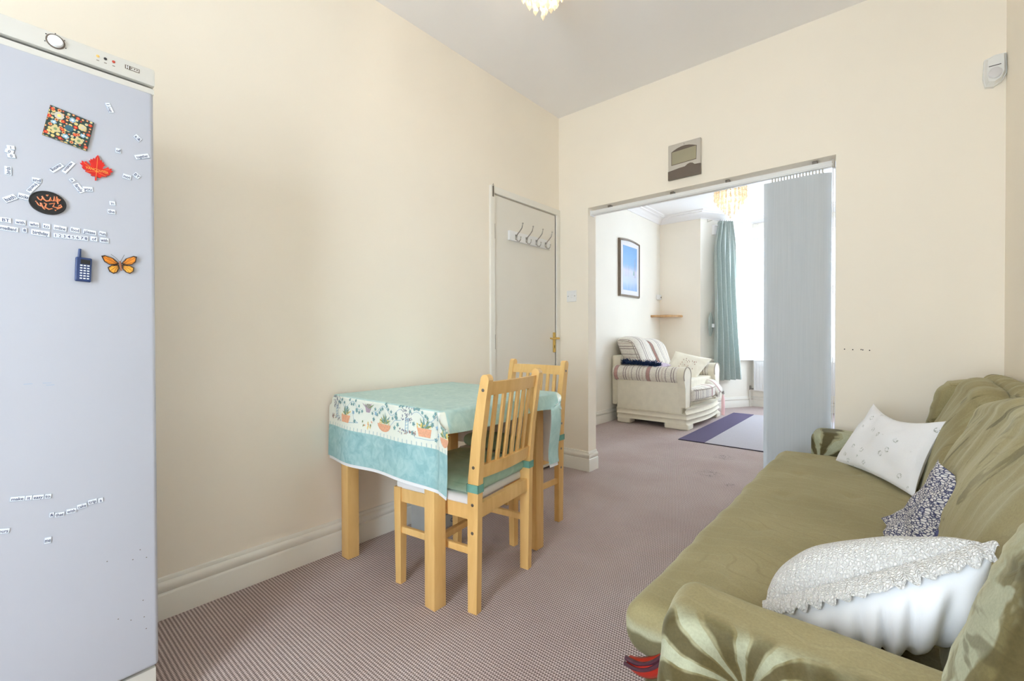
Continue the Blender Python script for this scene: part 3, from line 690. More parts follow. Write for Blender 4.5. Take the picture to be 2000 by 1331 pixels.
for w, y, z, ww, hh, a, extra in MAGS:
    kind = 'number magnet showing' if w.isdigit() else 'word magnet reading'
    DG = {'0': 'zero', '1': 'one', '2': 'two', '3': 'three', '4': 'four', '5': 'five', '6': 'six', '7': 'seven', '8': 'eight'}
    if w.isdigit() and 'counting' in extra: lab = 'small white magnet with the digit %s in the counting strip under "online"' % DG[w]
    elif w == 'BT': lab = 'small white word magnet with bold capitals, first in the upper long row'
    else: lab = 'small white %s "%s" on the fridge door' % (kind, w) if not extra else 'small white %s "%s", %s' % (kind, w, extra)
    r = on_door('word_magnet', y, z, a, lab, 'magnet', 'word magnets on the fridge door')
    obj('magnet_backing', MB().box(0, .0008, -ww/2, ww/2, -hh/2, hh/2), 'bluetint', r)
    obj('magnet_face', MB().box(.0008, .0012, -ww/2+.0003, ww/2-.0002, -hh/2+.0007, hh/2-.0002), 'magnet', r)
    letters('printed_word', w, hh*.86, ww*.82, r, 'ink', .0014, 0, -.0004, .00012)
# floral tile magnet
r = on_door('tile_magnet', -.160, 1.527, -10.6, 'rectangular magnet with a colourful floral tile pattern of red and teal', 'magnet')
obj('tile_backing', MB().box(0, .003, -.0385, .0385, -.0375, .0375, .0008), 'station_dark', r)
obj('tile_face', MB().box(.003, .0036, -.038, .038, -.037, .037), 'tile', r)
def flower(parent, cy, cz, rr, petals, pm, cm, x=.0038, ay=1):
    m = MB()
    for k in range(petals):
        q = 2*PI*k/petals
        m.prism([(cy+ay*rr*(.55*math.cos(q)+.38*math.cos(q+t)*1.0), cz+rr*(.55*math.sin(q)+.38*math.sin(q+t))) for t in [2*PI*j/8 for j in range(8)]], lambda a, b, d: (d, a, b), x, x+.0002+.00004*k)
    obj('tile_flower', m, pm, parent)
    obj('tile_flower_centre', MB().lathe((x+.0003, cy, cz), [(rr*.36, 0), (rr*.36, .0004)], 12, 'x'), cm, parent)
flower(r, -.0205, .020, .0095, 8, 'station', 'p_yel'); flower(r, .021, .0135, .0085, 8, 'petal', 'station'); flower(r, -.021, -.0135, .0085, 8, 'petal', 'p_green'); flower(r, .0205, -.021, .0085, 8, 'petal', 'p_green')
flower(r, .002, .022, .0065, 5, 'p_blue', 'magnet'); flower(r, -.002, -.022, .0065, 5, 'p_blue', 'magnet'); flower(r, -.026, .001, .0055, 5, 'p_blue', 'magnet'); flower(r, .025, -.005, .0055, 5, 'p_blue', 'magnet')
obj('tile_medallion', MB().lathe((.0038, 0, 0), [(.0075, 0), (.0075, .0005)], 20, 'x'), m_emit('petrol', (52, 96, 112), 0), r)
for (y, z) in ((-.033, .03), (-.012, .010), (.010, .008), (-.010, -.009), (.012, -.010), (.034, .002), (-.034, -.028), (.010, .031), (-.010, -.031), (.033, .026), (.0345, -.030), (-.035, .012)):
    flower(r, y, z, .0042, 5, 'red', 'redgold')
# maple leaf magnet
r = on_door('leaf_magnet', -.112, 1.4455, -4, 'red maple leaf magnet with gold lettering under the floral tile', 'magnet')
half = [(0, -.029), (.0012, -.029), (.0015, -.019), (.006, -.0205), (.0095, -.0195), (.0085, -.0165), (.0135, -.0150), (.020, -.0135), (.0185, -.0105), (.0235, -.0085), (.0265, -.0045), (.0240, -.0030), (.0300, .0035), (.0265, .0045), (.0275, .0100), (.0225, .0075), (.0205, .0115), (.0165, .0070), (.0105, .0030), (.0115, .0085), (.0150, .0150), (.0120, .0155), (.0125, .0200), (.0090, .0190), (.0075, .0245), (.0045, .0225), (.0035, .0280), (0, .0345)]
poly = half+[(-a, b) for a, b in half[-2:0:-1]]
obj('leaf_body', MB().prism(poly, lambda a, b, d: (d, a, b), 0, .004), 'red', r)
vn = MB()
for (a, b) in ((0, .028), (.024, .007), (-.024, .007), (.018, -.013), (-.018, -.013), (0, -.024)): vn.tube([(.0042, 0, -.008), (.0044, a*.5, -.008+(b+.008)*.5), (.0042, a, b)], .0004, 4)
obj('leaf_vein', vn, 'redgold', r)
letters('leaf_lettering', 'VANCOUVER', .0085, .042, r, 'redgold', .0048, .001, -.004, .0002)
# oval calligraphy magnet
r = on_door('oval_magnet', -.1965, 1.3424, 0, 'black oval magnet with copper Arabic calligraphy', 'magnet')
obj('oval_body', MB().prism([(.0305*math.cos(t), .0265*math.sin(t)) for t in [2*PI*k/40 for k in range(40)]], lambda a, b, d: (d, a, b), 0, .004), 'black', r, True)
obj('oval_rim', MB().tube([(.004, .0290*math.cos(t), .0250*math.sin(t)) for t in [2*PI*k/40 for k in range(41)]], .0009, 6, False), 'black', r, True)
S = 1/148*.0305
def zz(pts): return [(.0046, (x-385)*S*.98+.0, (902-y)*S*1.12+((x-385)*S*.18)) for x, y in pts]
ST = [[(300, 845), (312, 868), (330, 880), (345, 858), (338, 838), (352, 868), (372, 886), (398, 882), (408, 850), (412, 880), (432, 884), (438, 840), (443, 880), (458, 886)], [(456, 838), (462, 880), (466, 912)], [(472, 885), (484, 868), (470, 862), (462, 884)], [(296, 900), (310, 925), (325, 938), (335, 910), (326, 905), (338, 935), (352, 962), (362, 968)], [(352, 905), (372, 915), (362, 948), (392, 968), (420, 960)], [(395, 915), (440, 905), (425, 940), (455, 950), (486, 946)], [(470, 935), (488, 920), (496, 940), (478, 955), (455, 965)], [(372, 824), (380, 834), (388, 824)], [(286, 888), (294, 896)], [(300, 905), (306, 920)], [(440, 972), (450, 980)]]
for s_ in ST: 
    p = zz(s_); n_ = len(p)
    obj('calligraphy_stroke', MB().tube(p, [.0012+.0006*math.sin(PI*i/max(1, n_-1)) for i in range(n_)], 6), 'copper', r, True)
# toy phone magnet
r = on_door('phone_magnet', -.1382, 1.1945, -2, 'dark blue mobile phone shaped magnet with white keys', 'magnet')
obj('phone_body', soft_box(0, .010, -.0145, .0145, -.029, .029, .003, 8), 'navy', r, True)
obj('phone_aerial', MB().tube([(.005, -.0075, .028), (.005, -.0072, .049)], [.0035, .0028], 10), 'navy', r, True)
obj('phone_screen', MB().box(.0098, .0104, -.006, .011, .013, .024), 'black', r)
ky = MB()
for j in range(6):
    for i in range(3): 
        z_ = .0095-j*.0062; y_ = -.0045+i*.0062; kb = MB().box(.0098, .0108, y_-.0021, y_+.0021, z_-.0014, z_+.0014); obj('phone_key', kb, 'magnet', r)
# butterfly magnet
r = on_door('butterfly_magnet', -.069, 1.214, 6, 'orange monarch butterfly magnet beside the blue phone', 'magnet')
up_w = [(.002, .004), (.012, .017), (.028, .024), (.035, .022), (.031, .008), (.022, .001), (.008, .000)]
lo_w = [(.003, .001), (.018, .000), (.026, -.006), (.024, -.016), (.016, -.022), (.008, -.018), (.003, -.008)]
for sx in (-1, 1):
    for nm, w_ in (('upper_wing', up_w), ('lower_wing', lo_w)):
        cy = sum(a for a, b in w_)/len(w_); cz = sum(b for a, b in w_)/len(w_)
        q = obj(nm, MB().prism([(sx*a, b) for a, b in w_], lambda a, b, d: (d+abs(a)*.14, a, b), .001, .0018), 'brown', r)
        obj('wing_patch', MB().prism([(sx*(cy+(a-cy)*.80), cz+(b-cz)*.78) for a, b in w_], lambda a, b, d: (d+abs(a)*.14, a, b), .0018, .0022), 'orange' if nm[0] == 'u' else 'orange2', q)
        vb = MB()
        for (a, b) in w_[1:-1]: vb.tube([(.0024+.14*.003, sx*.004, .001), (.0024+.14*(cy+(a-cy)*.8), sx*(cy+(a-cy)*.8), cz+(b-cz)*.8)], .00035, 4)
        obj('wing_vein', vb, 'brown', q)
obj('butterfly_body', MB().tube([(.003, 0, .010), (.003, 0, .0), (.003, 0, -.014)], [.0014, .0024, .0012], 8), m_emit('moth_brown', (150, 92, 60), 0), r, True)
obj('antenna', MB().tube([(.003, .001, .009), (.004, .006, .018), (.005, .010, .026)], .0004, 5).tube([(.003, -.001, .009), (.004, -.007, .018), (.005, -.016, .027)], .0004, 5), 'brown', r)

# ------------------------------------------------------------------ vertical blind in the opening
VB = thing('vertical_blind', 'pale grey vertical blind drawn to the right side of the opening', 'blind', (-1.0, 3.03, 0))
def V(mb): mb.v = [(x+1.0, y-3.03, z) for x, y, z in mb.v]; return mb
obj('headrail', V(MB().box(-1.770, -.262, 3.008, 3.052, 1.958, 1.990, .004).box(-1.770, -.262, 3.003, 3.010, 1.964, 1.972, .002)), 'upvc', VB, True)
obj('rail_end_cap', V(MB().box(-.266, -.254, 3.004, 3.056, 1.952, 1.994, .004)), 'station', VB, True)
obj('rail_end_cap', V(MB().box(-1.779, -1.768, 3.004, 3.056, 1.952, 1.994, .004)), 'upvc', VB, True)
for x in (-1.62, -1.15, -.80, -.345): obj('rail_clip', V(MB().box(x-.012, x+.012, 3.012, 3.05, 1.989, TZ, .002)), 'dmetal', VB)
for i in range(17):
    x = -.556+i*.0154; th = math.radians(24)+random.uniform(-.03, .03)
    dx, dy = math.cos(th)*.0445, math.sin(th)*.0445
    def f(u, v, x=x, dx=dx, dy=dy):
        a = 2*u-1; c = .004*(1-a*a); return (x+dx*a+c*dy/.0445, 3.03+dy*a-c*dx/.0445, .035+v*(1.900))
    g = MB().grid(f, 7, 2)
    n0 = len(g.v); g.v += [(p[0], p[1]+.0005, p[2]) for p in g.v[:n0]]
    g.f += [tuple(i_+n0 for i_ in reversed(q)) for q in g.f[:]]; g.mi = [0]*len(g.f)
    obj('vane', V(g), 'vane', VB, True, normals=False)
    obj('vane_carrier', V(MB().box(x-.003, x+.003, 3.026, 3.034, 1.938, 1.958, .001).tube([(x, 3.03, 1.945), (x+.006, 3.026, 1.932)], .0018, 6)), 'station', VB)
    obj('vane_weight', V(MB().box(x-.03, x+.03, 3.028, 3.032, .018, .040, .001, Matrix.Translation((x, 3.03, 0)) @ Matrix.Rotation(th, 4, 'Z') @ Matrix.Translation((-x, -3.03, 0)))), 'upvc', VB)
obj('pull_cord', V(MB().tube([(-.262, 3.028, 1.96), (-.262, 3.03, .45)], .0022, 6)), 'rope', VB)
obj('pull_chain', V(MB().tube([(-.2515, 3.045, 1.96), (-.2515, 3.045, .30)], .002, 6)), 'rope', VB)

# ------------------------------------------------------------------ wall items in the near room
SWT = thing('light_switch', 'square white single light switch between the door and the opening', 'switch', (-1.924, D, 1.345))
obj('switch_plate', soft_box(-.044, .044, -.009, 0, -.044, .044, .004, 6), 'upvc', SWT, True)
obj('switch_rocker', MB().box(-.006, .010, -.0125, -.008, -.013, .013, .002), 'upvc', SWT, True)
for s in (-1, 1): obj('screw', MB().lathe((s*.03, -.0105, 0), [(.003, 0), (.0035, .0015)], 10, 'y'), 'dmetal', SWT)
WS = thing('weather_station', 'silver and taupe wall display with blank grey screen above the opening', 'display', (-1.048, D, 2.18))
obj('case', soft_box(-.105, .105, -.022, 0, -.115, .117, .006, 8), 'station', WS, True)
wave = [(-.105, -.115), (.105, -.115), (.105, -.048), (.068, -.046), (.055, -.034), (.040, -.030), (.024, -.034), (.006, -.046), (-.03, -.048), (-.105, -.058)]
obj('lower_fascia', MB().prism(wave, lambda a, b, d: (a, d, b), -.0245, -.012), 'station_dark', WS)
arch = [(-.083, -.022), (.078, -.016), (.080, .072)]+[(.080-.163*t, .072+.022*math.sin(PI*t)-.004*t) for t in [.15*k for k in range(1, 7)]]+[(-.083, .066)]
obj('screen_bezel', MB().prism(arch, lambda a, b, d: (a, d, b), -.0235, -.012), 'station_dark', WS)
obj('screen', MB().prism([(-.079, -.018), (.0775, -.0125), (.0775, .070), (-.079, .064)], lambda a, b, d: (a, d, b), -.0245, -.012), 'lcd', WS)
obj('sensor_mark', MB().box(-.001, .001, -.0235, -.0215, .098, .106), 'station_dark', WS)
PR = thing('motion_sensor', 'small white alarm motion sensor high in the right corner', 'sensor', (.338, D, 2.22))
pp = [(-.034, .06), (.0, .072), (.034, .070), (.036, -.02), (.022, -.052), (-.004, -.068), (-.030, -.062), (-.038, -.02)]
def pirf(a, b, d):
    k = 1-.22*(d < -.03); return (a*k, d, b*k)
obj('sensor_base', MB().prism(pp, pirf, -.022, 0), 'pir', PR, True)
obj('sensor_body', MB().prism(pp, lambda a, b, d: (a*(.96 if d > -.03 else .72), d, b*(.98 if d > -.03 else .8)), -.046, -.020), 'pir', PR, True)
def lensf(u, v):
    a = (u-.5)*2; b = (v-.5)*2; rr = math.sqrt(max(0, 1-.5*(a*a+b*b))); return (-.002+.022*a*math.sqrt(1-b*b/2), -.046-.010*max(0, rr-.3), -.018+.024*b*math.sqrt(1-a*a/2))
obj('sensor_lens', MB().grid(lensf, 12, 12), 'lens', PR, True)
obj('sensor_slot', MB().box(-.022, .016, -.0475, -.045, .014, .0165), 'black', PR)
# coat rack on the door
CR = thing('coat_rack', 'white coat rack board with four chrome double hooks on the door', 'coat rack', (L, 2.595, 1.735))
obj('rack_board', MB().box(-.0015, .018, -.242, .242, -.034, .034, .005), 'upvc', CR, True)
for k in range(4):
    y = -.175+k*.117
    hb = MB().tube([(.020, y, -.012), (.03, y, .012), (.052, y, .030), (.072, y, .050), (.080, y, .078)], [.004, .0045, .004, .0035, .003], 8)
    hb.tube([(.020, y, -.012), (.030, y, -.034), (.048, y, -.040), (.060, y, -.028), (.062, y, -.014)], [.004, .0045, .004, .0035, .003], 8)
    hb.lathe((.080, y, .076), [(.002, 0), (.006, .003), (.006, .007), (.002, .010)], 10).lathe((.062, y, -.016), [(.002, 0), (.005, .003), (.005, .006), (.002, .009)], 10)
    hk = obj('coat_hook', hb, 'metal', CR, True)
    obj('hook_plate', MB().box(.0175, .022, y-.010, y+.010, -.026, .012, .003), 'metal', hk, True)

# ------------------------------------------------------------------ dining table, cloth
TT = .760; TXa, TXb, TYa, TYb = -1.99, -1.25, 1.06, 1.78
TB = thing('dining_table', 'square beech table under a teal cloth against the cream wall', 'table', (-1.62, 1.42, 0))
def T(mb): mb.v = [(x+1.62, y-1.42, z) for x, y, z in mb.v]; return mb
obj('tabletop', T(MB().box(TXa, TXb, TYa, TYb, TT-.022, TT-.002, .004)), 'beech', TB)
for (x, y) in ((-1.972, 1.072), (-1.362, 1.076), (-1.362, 1.703), (-1.972, 1.703)):
    obj('leg', T(MB().box(x, x+.058, y, y+.058, 0, TT-.022, .004)), 'beech', TB, True)
for a in ((-1.955, -1.32, 1.10, 1.122), (-1.955, -1.32, 1.712, 1.734)): obj('apron', T(MB().box(a[0], a[1], a[2], a[3], TT-.10, TT-.022, .002)), 'beech', TB)
for a in ((-1.34, -1.318, 1.12, 1.71), (-1.955, -1.933, 1.12, 1.71)): obj('apron', T(MB().box(a[0], a[1], a[2], a[3], TT-.10, TT-.022, .002)), 'beech', TB)
obj('drawer_runner', T(MB().box(-1.345, -1.325, 1.14, 1.16, .64, .735)), 'darkwood', TB)
def cloth_pt(s, t, ext=0.0, off=0.0):
    """s in [-sx, w+sx], t in [-ey, l+ey]"""
    w, l = TXb-TXa, TYb-TYa
    cx = min(max(s, 0), w); cy = min(max(t, 0), l); ex = abs(s-cx); ey = abs(t-cy)
    sx = -1 if s < 0 else 1; sy = -1 if t < 0 else 1
    rr = .012
    def bend(e):  # horizontal, vertical for excess e around rounded edge
        if e <= 0: return 0, 0
        a = min(e/rr, PI/2); h = rr*math.sin(a); v = rr*(1-math.cos(a)); return h, v+max(0, e-rr*PI/2)
    hx, vx = bend(ex); hy, vy = bend(ey)
    wq = min(1, ey/.07); wq = wq*wq*(3-2*wq)
    X = TXa+cx+sx*(hx*(1-wq)+ex*.92*wq)
    Z = TT+.003-vy-vx*(1-wq)
    Y = TYa+cy+sy*hy
    # flare and waves
    if ey > 0:
        Y += sy*(.010*ey/.3+.007*math.sin(X*17+1.2)*min(1, ey/.12)+.010*math.sin(X*6.1)*min(1, ey/.2)+.016*(ex/.08)*min(1, ey/.1)*(1 if s > 0 else .3))
        Z -= .004*math.sin(X*9)*ey/.3
        if s > w and sy < 0: Y += -.004
    if sy > 0 and sx > 0 and ex > 0 and ey > 0:   # the far corner folds round towards the room
        X = TXa+cx+.030*min(1, ex/.02)+.02*math.sin(ey*14)+.05*ey; Y = TYa+cy+hy-ex*1.25*wq+.012*ey/.3-.02*math.sin(ey*9)
    if ex > 0 and ey <= 0:
        X += sx*.010*math.sin(Y*14+.5)*ex/.08+(0.05*(ex/.08)*.5 if sx > 0 else 0); Z += .01*math.sin(Y*9)*ex/.08*(sx > 0)
    return Vector((X, Y, Z))
def cloth_mesh(sx0, sx1, ey0, ey1, dz=0, inset=0):
    w, l = TXb-TXa, TYb-TYa
    def axis(lo, mid, hi, n1, n2):
        a = [-lo+lo*i/n1 for i in range(n1)]; e = [0, .003, .006]; 
        return sorted(set([round(v, 5) for v in a+[mid*i/n2 for i in range(n2+1)]+[mid+hi*i/n1 for i in range(1, n1+1)]+[-.004, -.010, -.019, mid+.004, mid+.010, mid+.019]]))
    S_ = axis(sx0, w, sx1, 5, 24); T_ = axis(ey0, l, ey1, 16, 20); mb = MB(); vs = []
    for s in S_:
        for t in T_:
            p = cloth_pt(s, t); 
            if inset:
                ey = max(0, -t, t-l); ex = max(0, -s, s-w)
                p.z -= inset
                if ey > 0: p.y += inset*(1 if t < 0 else -1)
                if t > l and s > w: p.x -= inset*3
                if ex > 0 and ey == 0: p.x += inset*(1 if s < 0 else -1)
            vs.append(p)
    nT = len(T_)
    mb.add(vs, [(i*nT+j, (i+1)*nT+j, (i+1)*nT+j+1, i*nT+j+1) for i in range(len(S_)-1) for j in range(nT-1)]); return mb
co = obj('tablecloth', cloth_mesh(.045, .085, .292, .335), 'cloth', smooth='full', normals=False)
tag(co, 'teal and cream wipe-clean tablecloth with potted plant border', 'tablecloth')
obj('felt_liner', cloth_mesh(.035, .075, .303, .350, inset=.0022), 'liner', co, 'full', normals=False)
# printed border: motifs laid on the front hang
def onc(x, z):
    e = TT-z; p = cloth_pt(x-TXa, -e); return (p.x, p.y-.0016, p.z)
def decal(poly, k):
    PM.cur = k; n = len(poly); PM.add([onc(a, b) for a, b in poly], [tuple(range(n))])
PMATS = ['p_leaf', 'p_dark', 'p_pot', 'p_yel', 'p_green', 'p_mauve', 'p_blue', 'p_brown']
PM = MB()
def ivy(cx, cz, s, a, k=0):
    s = s*1.35
    pts = [(0, 1), (.35, .35), (.9, .3), (.5, -.15), (.45, -.8), (0, -.45), (-.45, -.8), (-.5, -.15), (-.9, .3), (-.35, .35)]
    decal([(cx+s*(p*math.cos(a)-q*math.sin(a)), cz+s*(p*math.sin(a)+q*math.cos(a))) for p, q in pts], k)
def blade(cx, cz, ln, a, w, k):
    pts = [(0, 0), (ln*.4, w), (ln, 0), (ln*.4, -w)]
    decal([(cx+p*math.cos(a)-q*math.sin(a), cz+p*math.sin(a)+q*math.cos(a)) for p, q in pts], k)
def vine(pts, k=6, w=.0009):
    for (a, b), (c, d) in zip(pts, pts[1:]):
        l_ = math.hypot(c-a, d-b); nx, ny = -(d-b)/l_*w, (c-a)/l_*w; decal([(a+nx, b+ny), (c+nx, d+ny), (c-nx, d-ny), (a-nx, b-ny)], k)
rp = random.Random(3)
def pot(cx, cz, w, round_=False):
    for k in range(7): 
        a = PI*(.12+.76*k/6); blade(cx+rp.uniform(-.01, .01), cz+.012, .044+rp.uniform(-.006, .006), a, .0052, 0 if k % 2 else 4)
    for k in range(12): blade(cx+rp.uniform(-w*.5, w*.5), cz+.014+rp.uniform(-.004, .016), .011, rp.uniform(0, PI), .0042, 3)
    if round_: decal([(cx+w*.62*math.cos(t), cz+.010+.032*math.sin(t)) for t in [PI+PI*k/8 for k in range(9)]], 2)
    else: decal([(cx-w*.55, cz+.012), (cx+w*.55, cz+.012), (cx+w*.42, cz-.020), (cx-w*.42, cz-.020)], 2)
pot(-1.862, .662, .074); pot(-1.578, .654, .080, True); pot(-1.327, .668, .072); pot(-1.19, .655, .06, True)
for k in range(10): blade(-1.70+rp.uniform(-.03, .03), .648+rp.uniform(-.008, .02), .014, rp.uniform(0, 6.3), .004, (3, 4, 2)[k % 3])
for k in range(8): blade(-1.696, .715, .05, PI*(.15+.7*k/7), .004, 5 if k % 2 else 4)
decal([(-1.715, .72), (-1.675, .72), (-1.683, .700), (-1.707, .700)], 5)
for (cx, z0, z1) in ((-1.424, .70, .756), (-1.952, .70, .756)):
    for k in range(46): blade(cx+rp.uniform(-.032, .032), rp.uniform(z0-.01, z1), .010, rp.uniform(.6, 2.5), .0022, 1)
    for k in range(34): blade(cx+rp.uniform(-.05, .05), rp.uniform(.640, .662), .008, rp.uniform(.3, 2.8), .0022, 7 if k % 2 else 1)
    vine([(cx-.008, .65), (cx-.008, .71)], 6, .0014); vine([(cx+.008, .65), (cx+.008, .71)], 6, .0014)
    for k in range(5): vine([(cx-.008, .655+k*.012), (cx+.008, .660+k*.012)], 6, .001)
for (x0, x1) in ((-1.93, -1.74), (-1.66, -1.46), (-1.40, -1.18)):
    pts = [(x0+(x1-x0)*k/14, .722+.016*math.sin(k*.75+x0*9)) for k in range(15)]; vine(pts)
    for (a, b) in pts[::1]: ivy(a+rp.uniform(-.006, .006), b+rp.choice((-.012, .013)), .0072, rp.uniform(-1, 1), 0)
for (x, z) in ((-1.80, .69), (-1.785, .655), (-1.775, .70), (-1.655, .675), (-1.64, .70), (-1.50, .66), (-1.49, .70), (-1.48, .675), (-1.39, .655), (-1.385, .69), (-1.255, .69), (-1.265, .645), (-1.245, .665), (-1.215, .70), (-1.28, .70)): ivy(x, z, .0085, rp.uniform(-1, 1), rp.choice((0, 0, 6)))
vine([(-1.81, .70), (-1.79, .66), (-1.76, .65), (-1.83, .645)]); vine([(-1.53, .665), (-1.50, .69), (-1.46, .695)]); vine([(-1.38, .64), (-1.30, .64), (-1.25, .65)])
obj('printed_border', PM, PMATS, co, normals=False)['kind'] = 'stuff'
# the matching far end
PM = MB()
_oc = onc
def onc(x, z):
    e = TT-z; p = cloth_pt(x-TXa, TYb-TYa+e); return (p.x, p.y+.0016, p.z)
for (x0, x1) in ((-1.9, -1.66), (-1.6, -1.4), (-1.36, -1.18)):
    pts = [(x0+(x1-x0)*k/10, .715+.016*math.sin(k*.9)) for k in range(11)]; vine(pts)
    for (a, b) in pts: ivy(a, b+rp.choice((-.012, .013)), .0075, rp.uniform(-1, 1), 0)
pot(-1.25, .66, .05); pot(-1.5, .66, .05, True)
obj('printed_border', PM, PMATS, co, normals=False)['kind'] = 'stuff'

# white box under the table
BX = thing('appliance_box', 'pale grey cardboard box printed with symbols under the table by the wall', 'box', (-1.90, 1.60, 0))
obj('carton', MB().box(-.085, .065, -.12, .14, 0, .20, .002), 'cardboard', BX)
obj('carton_flap', MB().box(-.086, .0655, -.121, .141, .197, .2015, .001), 'cardboard', BX)
letters('printed_mark', 'CE', .030, .05, BX, 'ink', .0660, .045, .030, .0004)
letters('printed_mark', '®', .030, .05, BX, 'ink', .0660, -.02, .032, .0004)
sq = MB().box(.0655, .0663, -.05, -.048, .07, .13).box(.0655, .0663, -.05, .06, .128, .13).box(.0655, .0663, .058, .060, .07, .13).box(.0655, .0663, -.05, .06, .07, .072)
obj('printed_panel', sq.tube([(.066, -.03, .09), (.066, .0, .12), (.066, .03, .09)], .001, 4), 'station_dark', BX)

# ------------------------------------------------------------------ chairs
def make_chair():
    t = thing('dining_chair', '', 'chair', group='beech slat back dining chairs')
    w, d = .205, .215
    def post(sx):
        x0 = sx*w; x1 = sx*(w-.030)
        secs = []  # (z, ycentre, depth)
        for z, yc, dp in ((0, -.190, .040), (.2, -.192, .044), (.42, -.194, .048), (.50, -.197, .048), (.65, -.212, .044), (.80, -.236, .040), (.872, -.250, .037)):
            secs.append((z, yc, dp))
        mb = MB(); vs = []; fs = []
        prof = []
        for z, yc, dp in secs: prof.append((yc+dp/2, z))
        for k in range(1, 8):   # rounded top in the y-z plane
            a = PI*k/8; prof.append((-.250+.0185*math.cos(a), .872+.020*math.sin(a)))
        for z, yc, dp in reversed(secs): prof.append((yc-dp/2, z))
        mb.prism(prof, lambda a, b, dd: (dd, a, b), min(x0, x1), max(x0, x1)); return mb
    for sx in (-1, 1):
        p = obj('rear_post', post(sx), 'beech', t)
        for (z, y) in ((.30, -.192), (.405, -.193), (.545, -.198), (.835, -.243)):
            obj('bolt', MB().lathe((sx*(w+.0005), y, z), [(.0062, -.0005*sx), (.0062, .0008*sx), (.0035, .0010*sx)], 12, 'x'), 'dmetal', p)
        lm = MB(); x = sx*(w-.0175)
        lm.add([(x+a*s_, .197+b*s_-(.0), z) for z, s_ in ((0, .0150), (.36, .0185), (.405, .0185)) for a, b in ((-1, -1), (1, -1), (1, 1), (-1, 1))],
               [(0, 1, 2, 3)]+[(k*4+i, k*4+(i+1) % 4, k*4+4+(i+1) % 4, k*4+4+i) for k in (0, 1) for i in range(4)]+[(8, 9, 10, 11)])
        obj('front_leg', lm, 'beech', t)
        obj('side_rail', MB().box(min(sx*(w-.006), sx*(w-.026)), max(sx*(w-.006), sx*(w-.026)), -.172, .180, .345, .400, .002), 'beech', t)
        obj('side_stretcher', MB().box(min(sx*(w-.008), sx*(w-.026)), max(sx*(w-.008), sx*(w-.026)), -.172, .182, .212, .240, .004), 'beech', t)
    obj('front_rail', MB().box(-.175, .175, .186, .206, .345, .400, .002), 'beech', t)
    obj('rear_rail', MB().box(-.176, .176, -.208, -.186, .350, .405, .002), 'beech', t)
    obj('cross_stretcher', MB().box(-.182, .182, -.012, .010, .212, .238, .004), 'beech', t)
    def curved(z0, z1, yb, bow, th, lean):
        mb = MB(); n = 12; vs = []
        for i in range(n+1):
            x = -.177+.354*i/n; b = -bow*(1-(x/.177)**2)
            for (zz_, lo) in ((z0, 0), (z1, lean)):
                vs += [(x, yb+b+lo, zz_), (x, yb+b+lo-th, zz_)]
        fs = []
        for i in range(n):
            a = i*4; c = a+4
            fs += [(a, a+2, c+2, c), (a+1, c+1, c+3, a+3), (a+2, a+3, c+3, c+2), (a, c, c+1, a+1)]
        fs += [(0, 1, 3, 2), (n*4, n*4+2, n*4+3, n*4+1)]
        return mb.add(vs, fs)
    obj('lower_back_rail', curved(.500, .550, -.192, .014, .020, -.006), 'beech', t, True)
    obj('top_back_rail', curved(.812, .862, -.226, .014, .020, -.008), 'beech', t, True)
    for k in range(6):
        x = -.125+.05*k; b = -.014*(1-(x/.177)**2)
        mb = MB(); mb.add([(x+sx*.0095, y, z) for (y0, z) in ((-.203+b, .545), (-.240+b, .816)) for y in (y0-.005, y0+.005) for sx in (-1, 1)],
                          [(0, 1, 3, 2), (4, 6, 7, 5), (0, 4, 5, 1), (2, 3, 7, 6), (0, 2, 6, 4), (1, 5, 7, 3)])
        obj('back_slat', mb, 'beech', t)
    obj('padded_seat', soft_box(-.198, .198, -.172, .214, .395, .432, .014, 12), 'liner', t, True)
    return t
ch1 = make_chair(); ch1.location = (-1.409, 1.336, 0); ch1.rotation_euler = (0, 0, math.radians(98.5))
ch1['label'] = 'beech slat-back chair tucked under the near right side of the table'
ch2 = dup_tree(ch1, (-1.618, 1.88, 0), math.radians(180)); ch2['label'] = 'beech slat-back chair at the far end of the table by the door'
def seat_pad(chair, label):
    o = bpy.data.objects.new('seat_cushion', None); COL.objects.link(o); o.location = chair.location; o.rotation_euler = chair.rotation_euler
    o['label'] = label; o['category'] = 'cushion'; o['group'] = 'teal tie-on seat cushions'
    def dp(p, n):
        x, y = p.x/.19, p.y/.19
        k = 1
        for (a, b) in ((-.33, -.33), (.33, -.33), (-.33, .33), (.33, .33)):
            k -= .55*math.exp(-((x-a)**2+(y-b)**2)/.012)
        k2 = .018*(1-x*x)*(1-y*y)+.007*nz(p, 9, 4)
        return Vector((0, 0, (k2-.016*(1-k)) if n.z > .3 else 0))
    obj('cushion_pad', soft_box(-.196, .196, -.190, .188, .433, .496, .030, 30, dp), 'pad', o, 'full')
    pip = [(-.190, -.160), (-.17, -.184), (.17, -.184), (.190, -.160), (.190, .16), (.17, .184), (-.17, .184), (-.190, .16), (-.190, -.160)]
    obj('cushion_piping', MB().tube([(a, b, .460) for a, b in pip], .0028, 6), 'liner', o, True)
    for sx in (-1, 1):
        x0, x1 = (sx*.171, sx*.209)
        a, b = min(x0, x1), max(x0, x1)
        st = MB(); z0, z1 = .452, .482
        for q in ((a, b, -.2215, -.2185), (a, b, -.171, -.168)): st.box(q[0], q[1], q[2], q[3], z0, z1)
        st.box(sx*.2075-.0015, sx*.2075+.0015, -.2215, -.168, z0, z1)
        st.box(sx*.1725-.0015, sx*.1725+.0015, -.2215, -.168, z0, z1)
        obj('fastening_strap', st, 'teal_strap', o)
    return o
seat_pad(ch1, 'teal padded seat cushion strapped to the nearer chair')
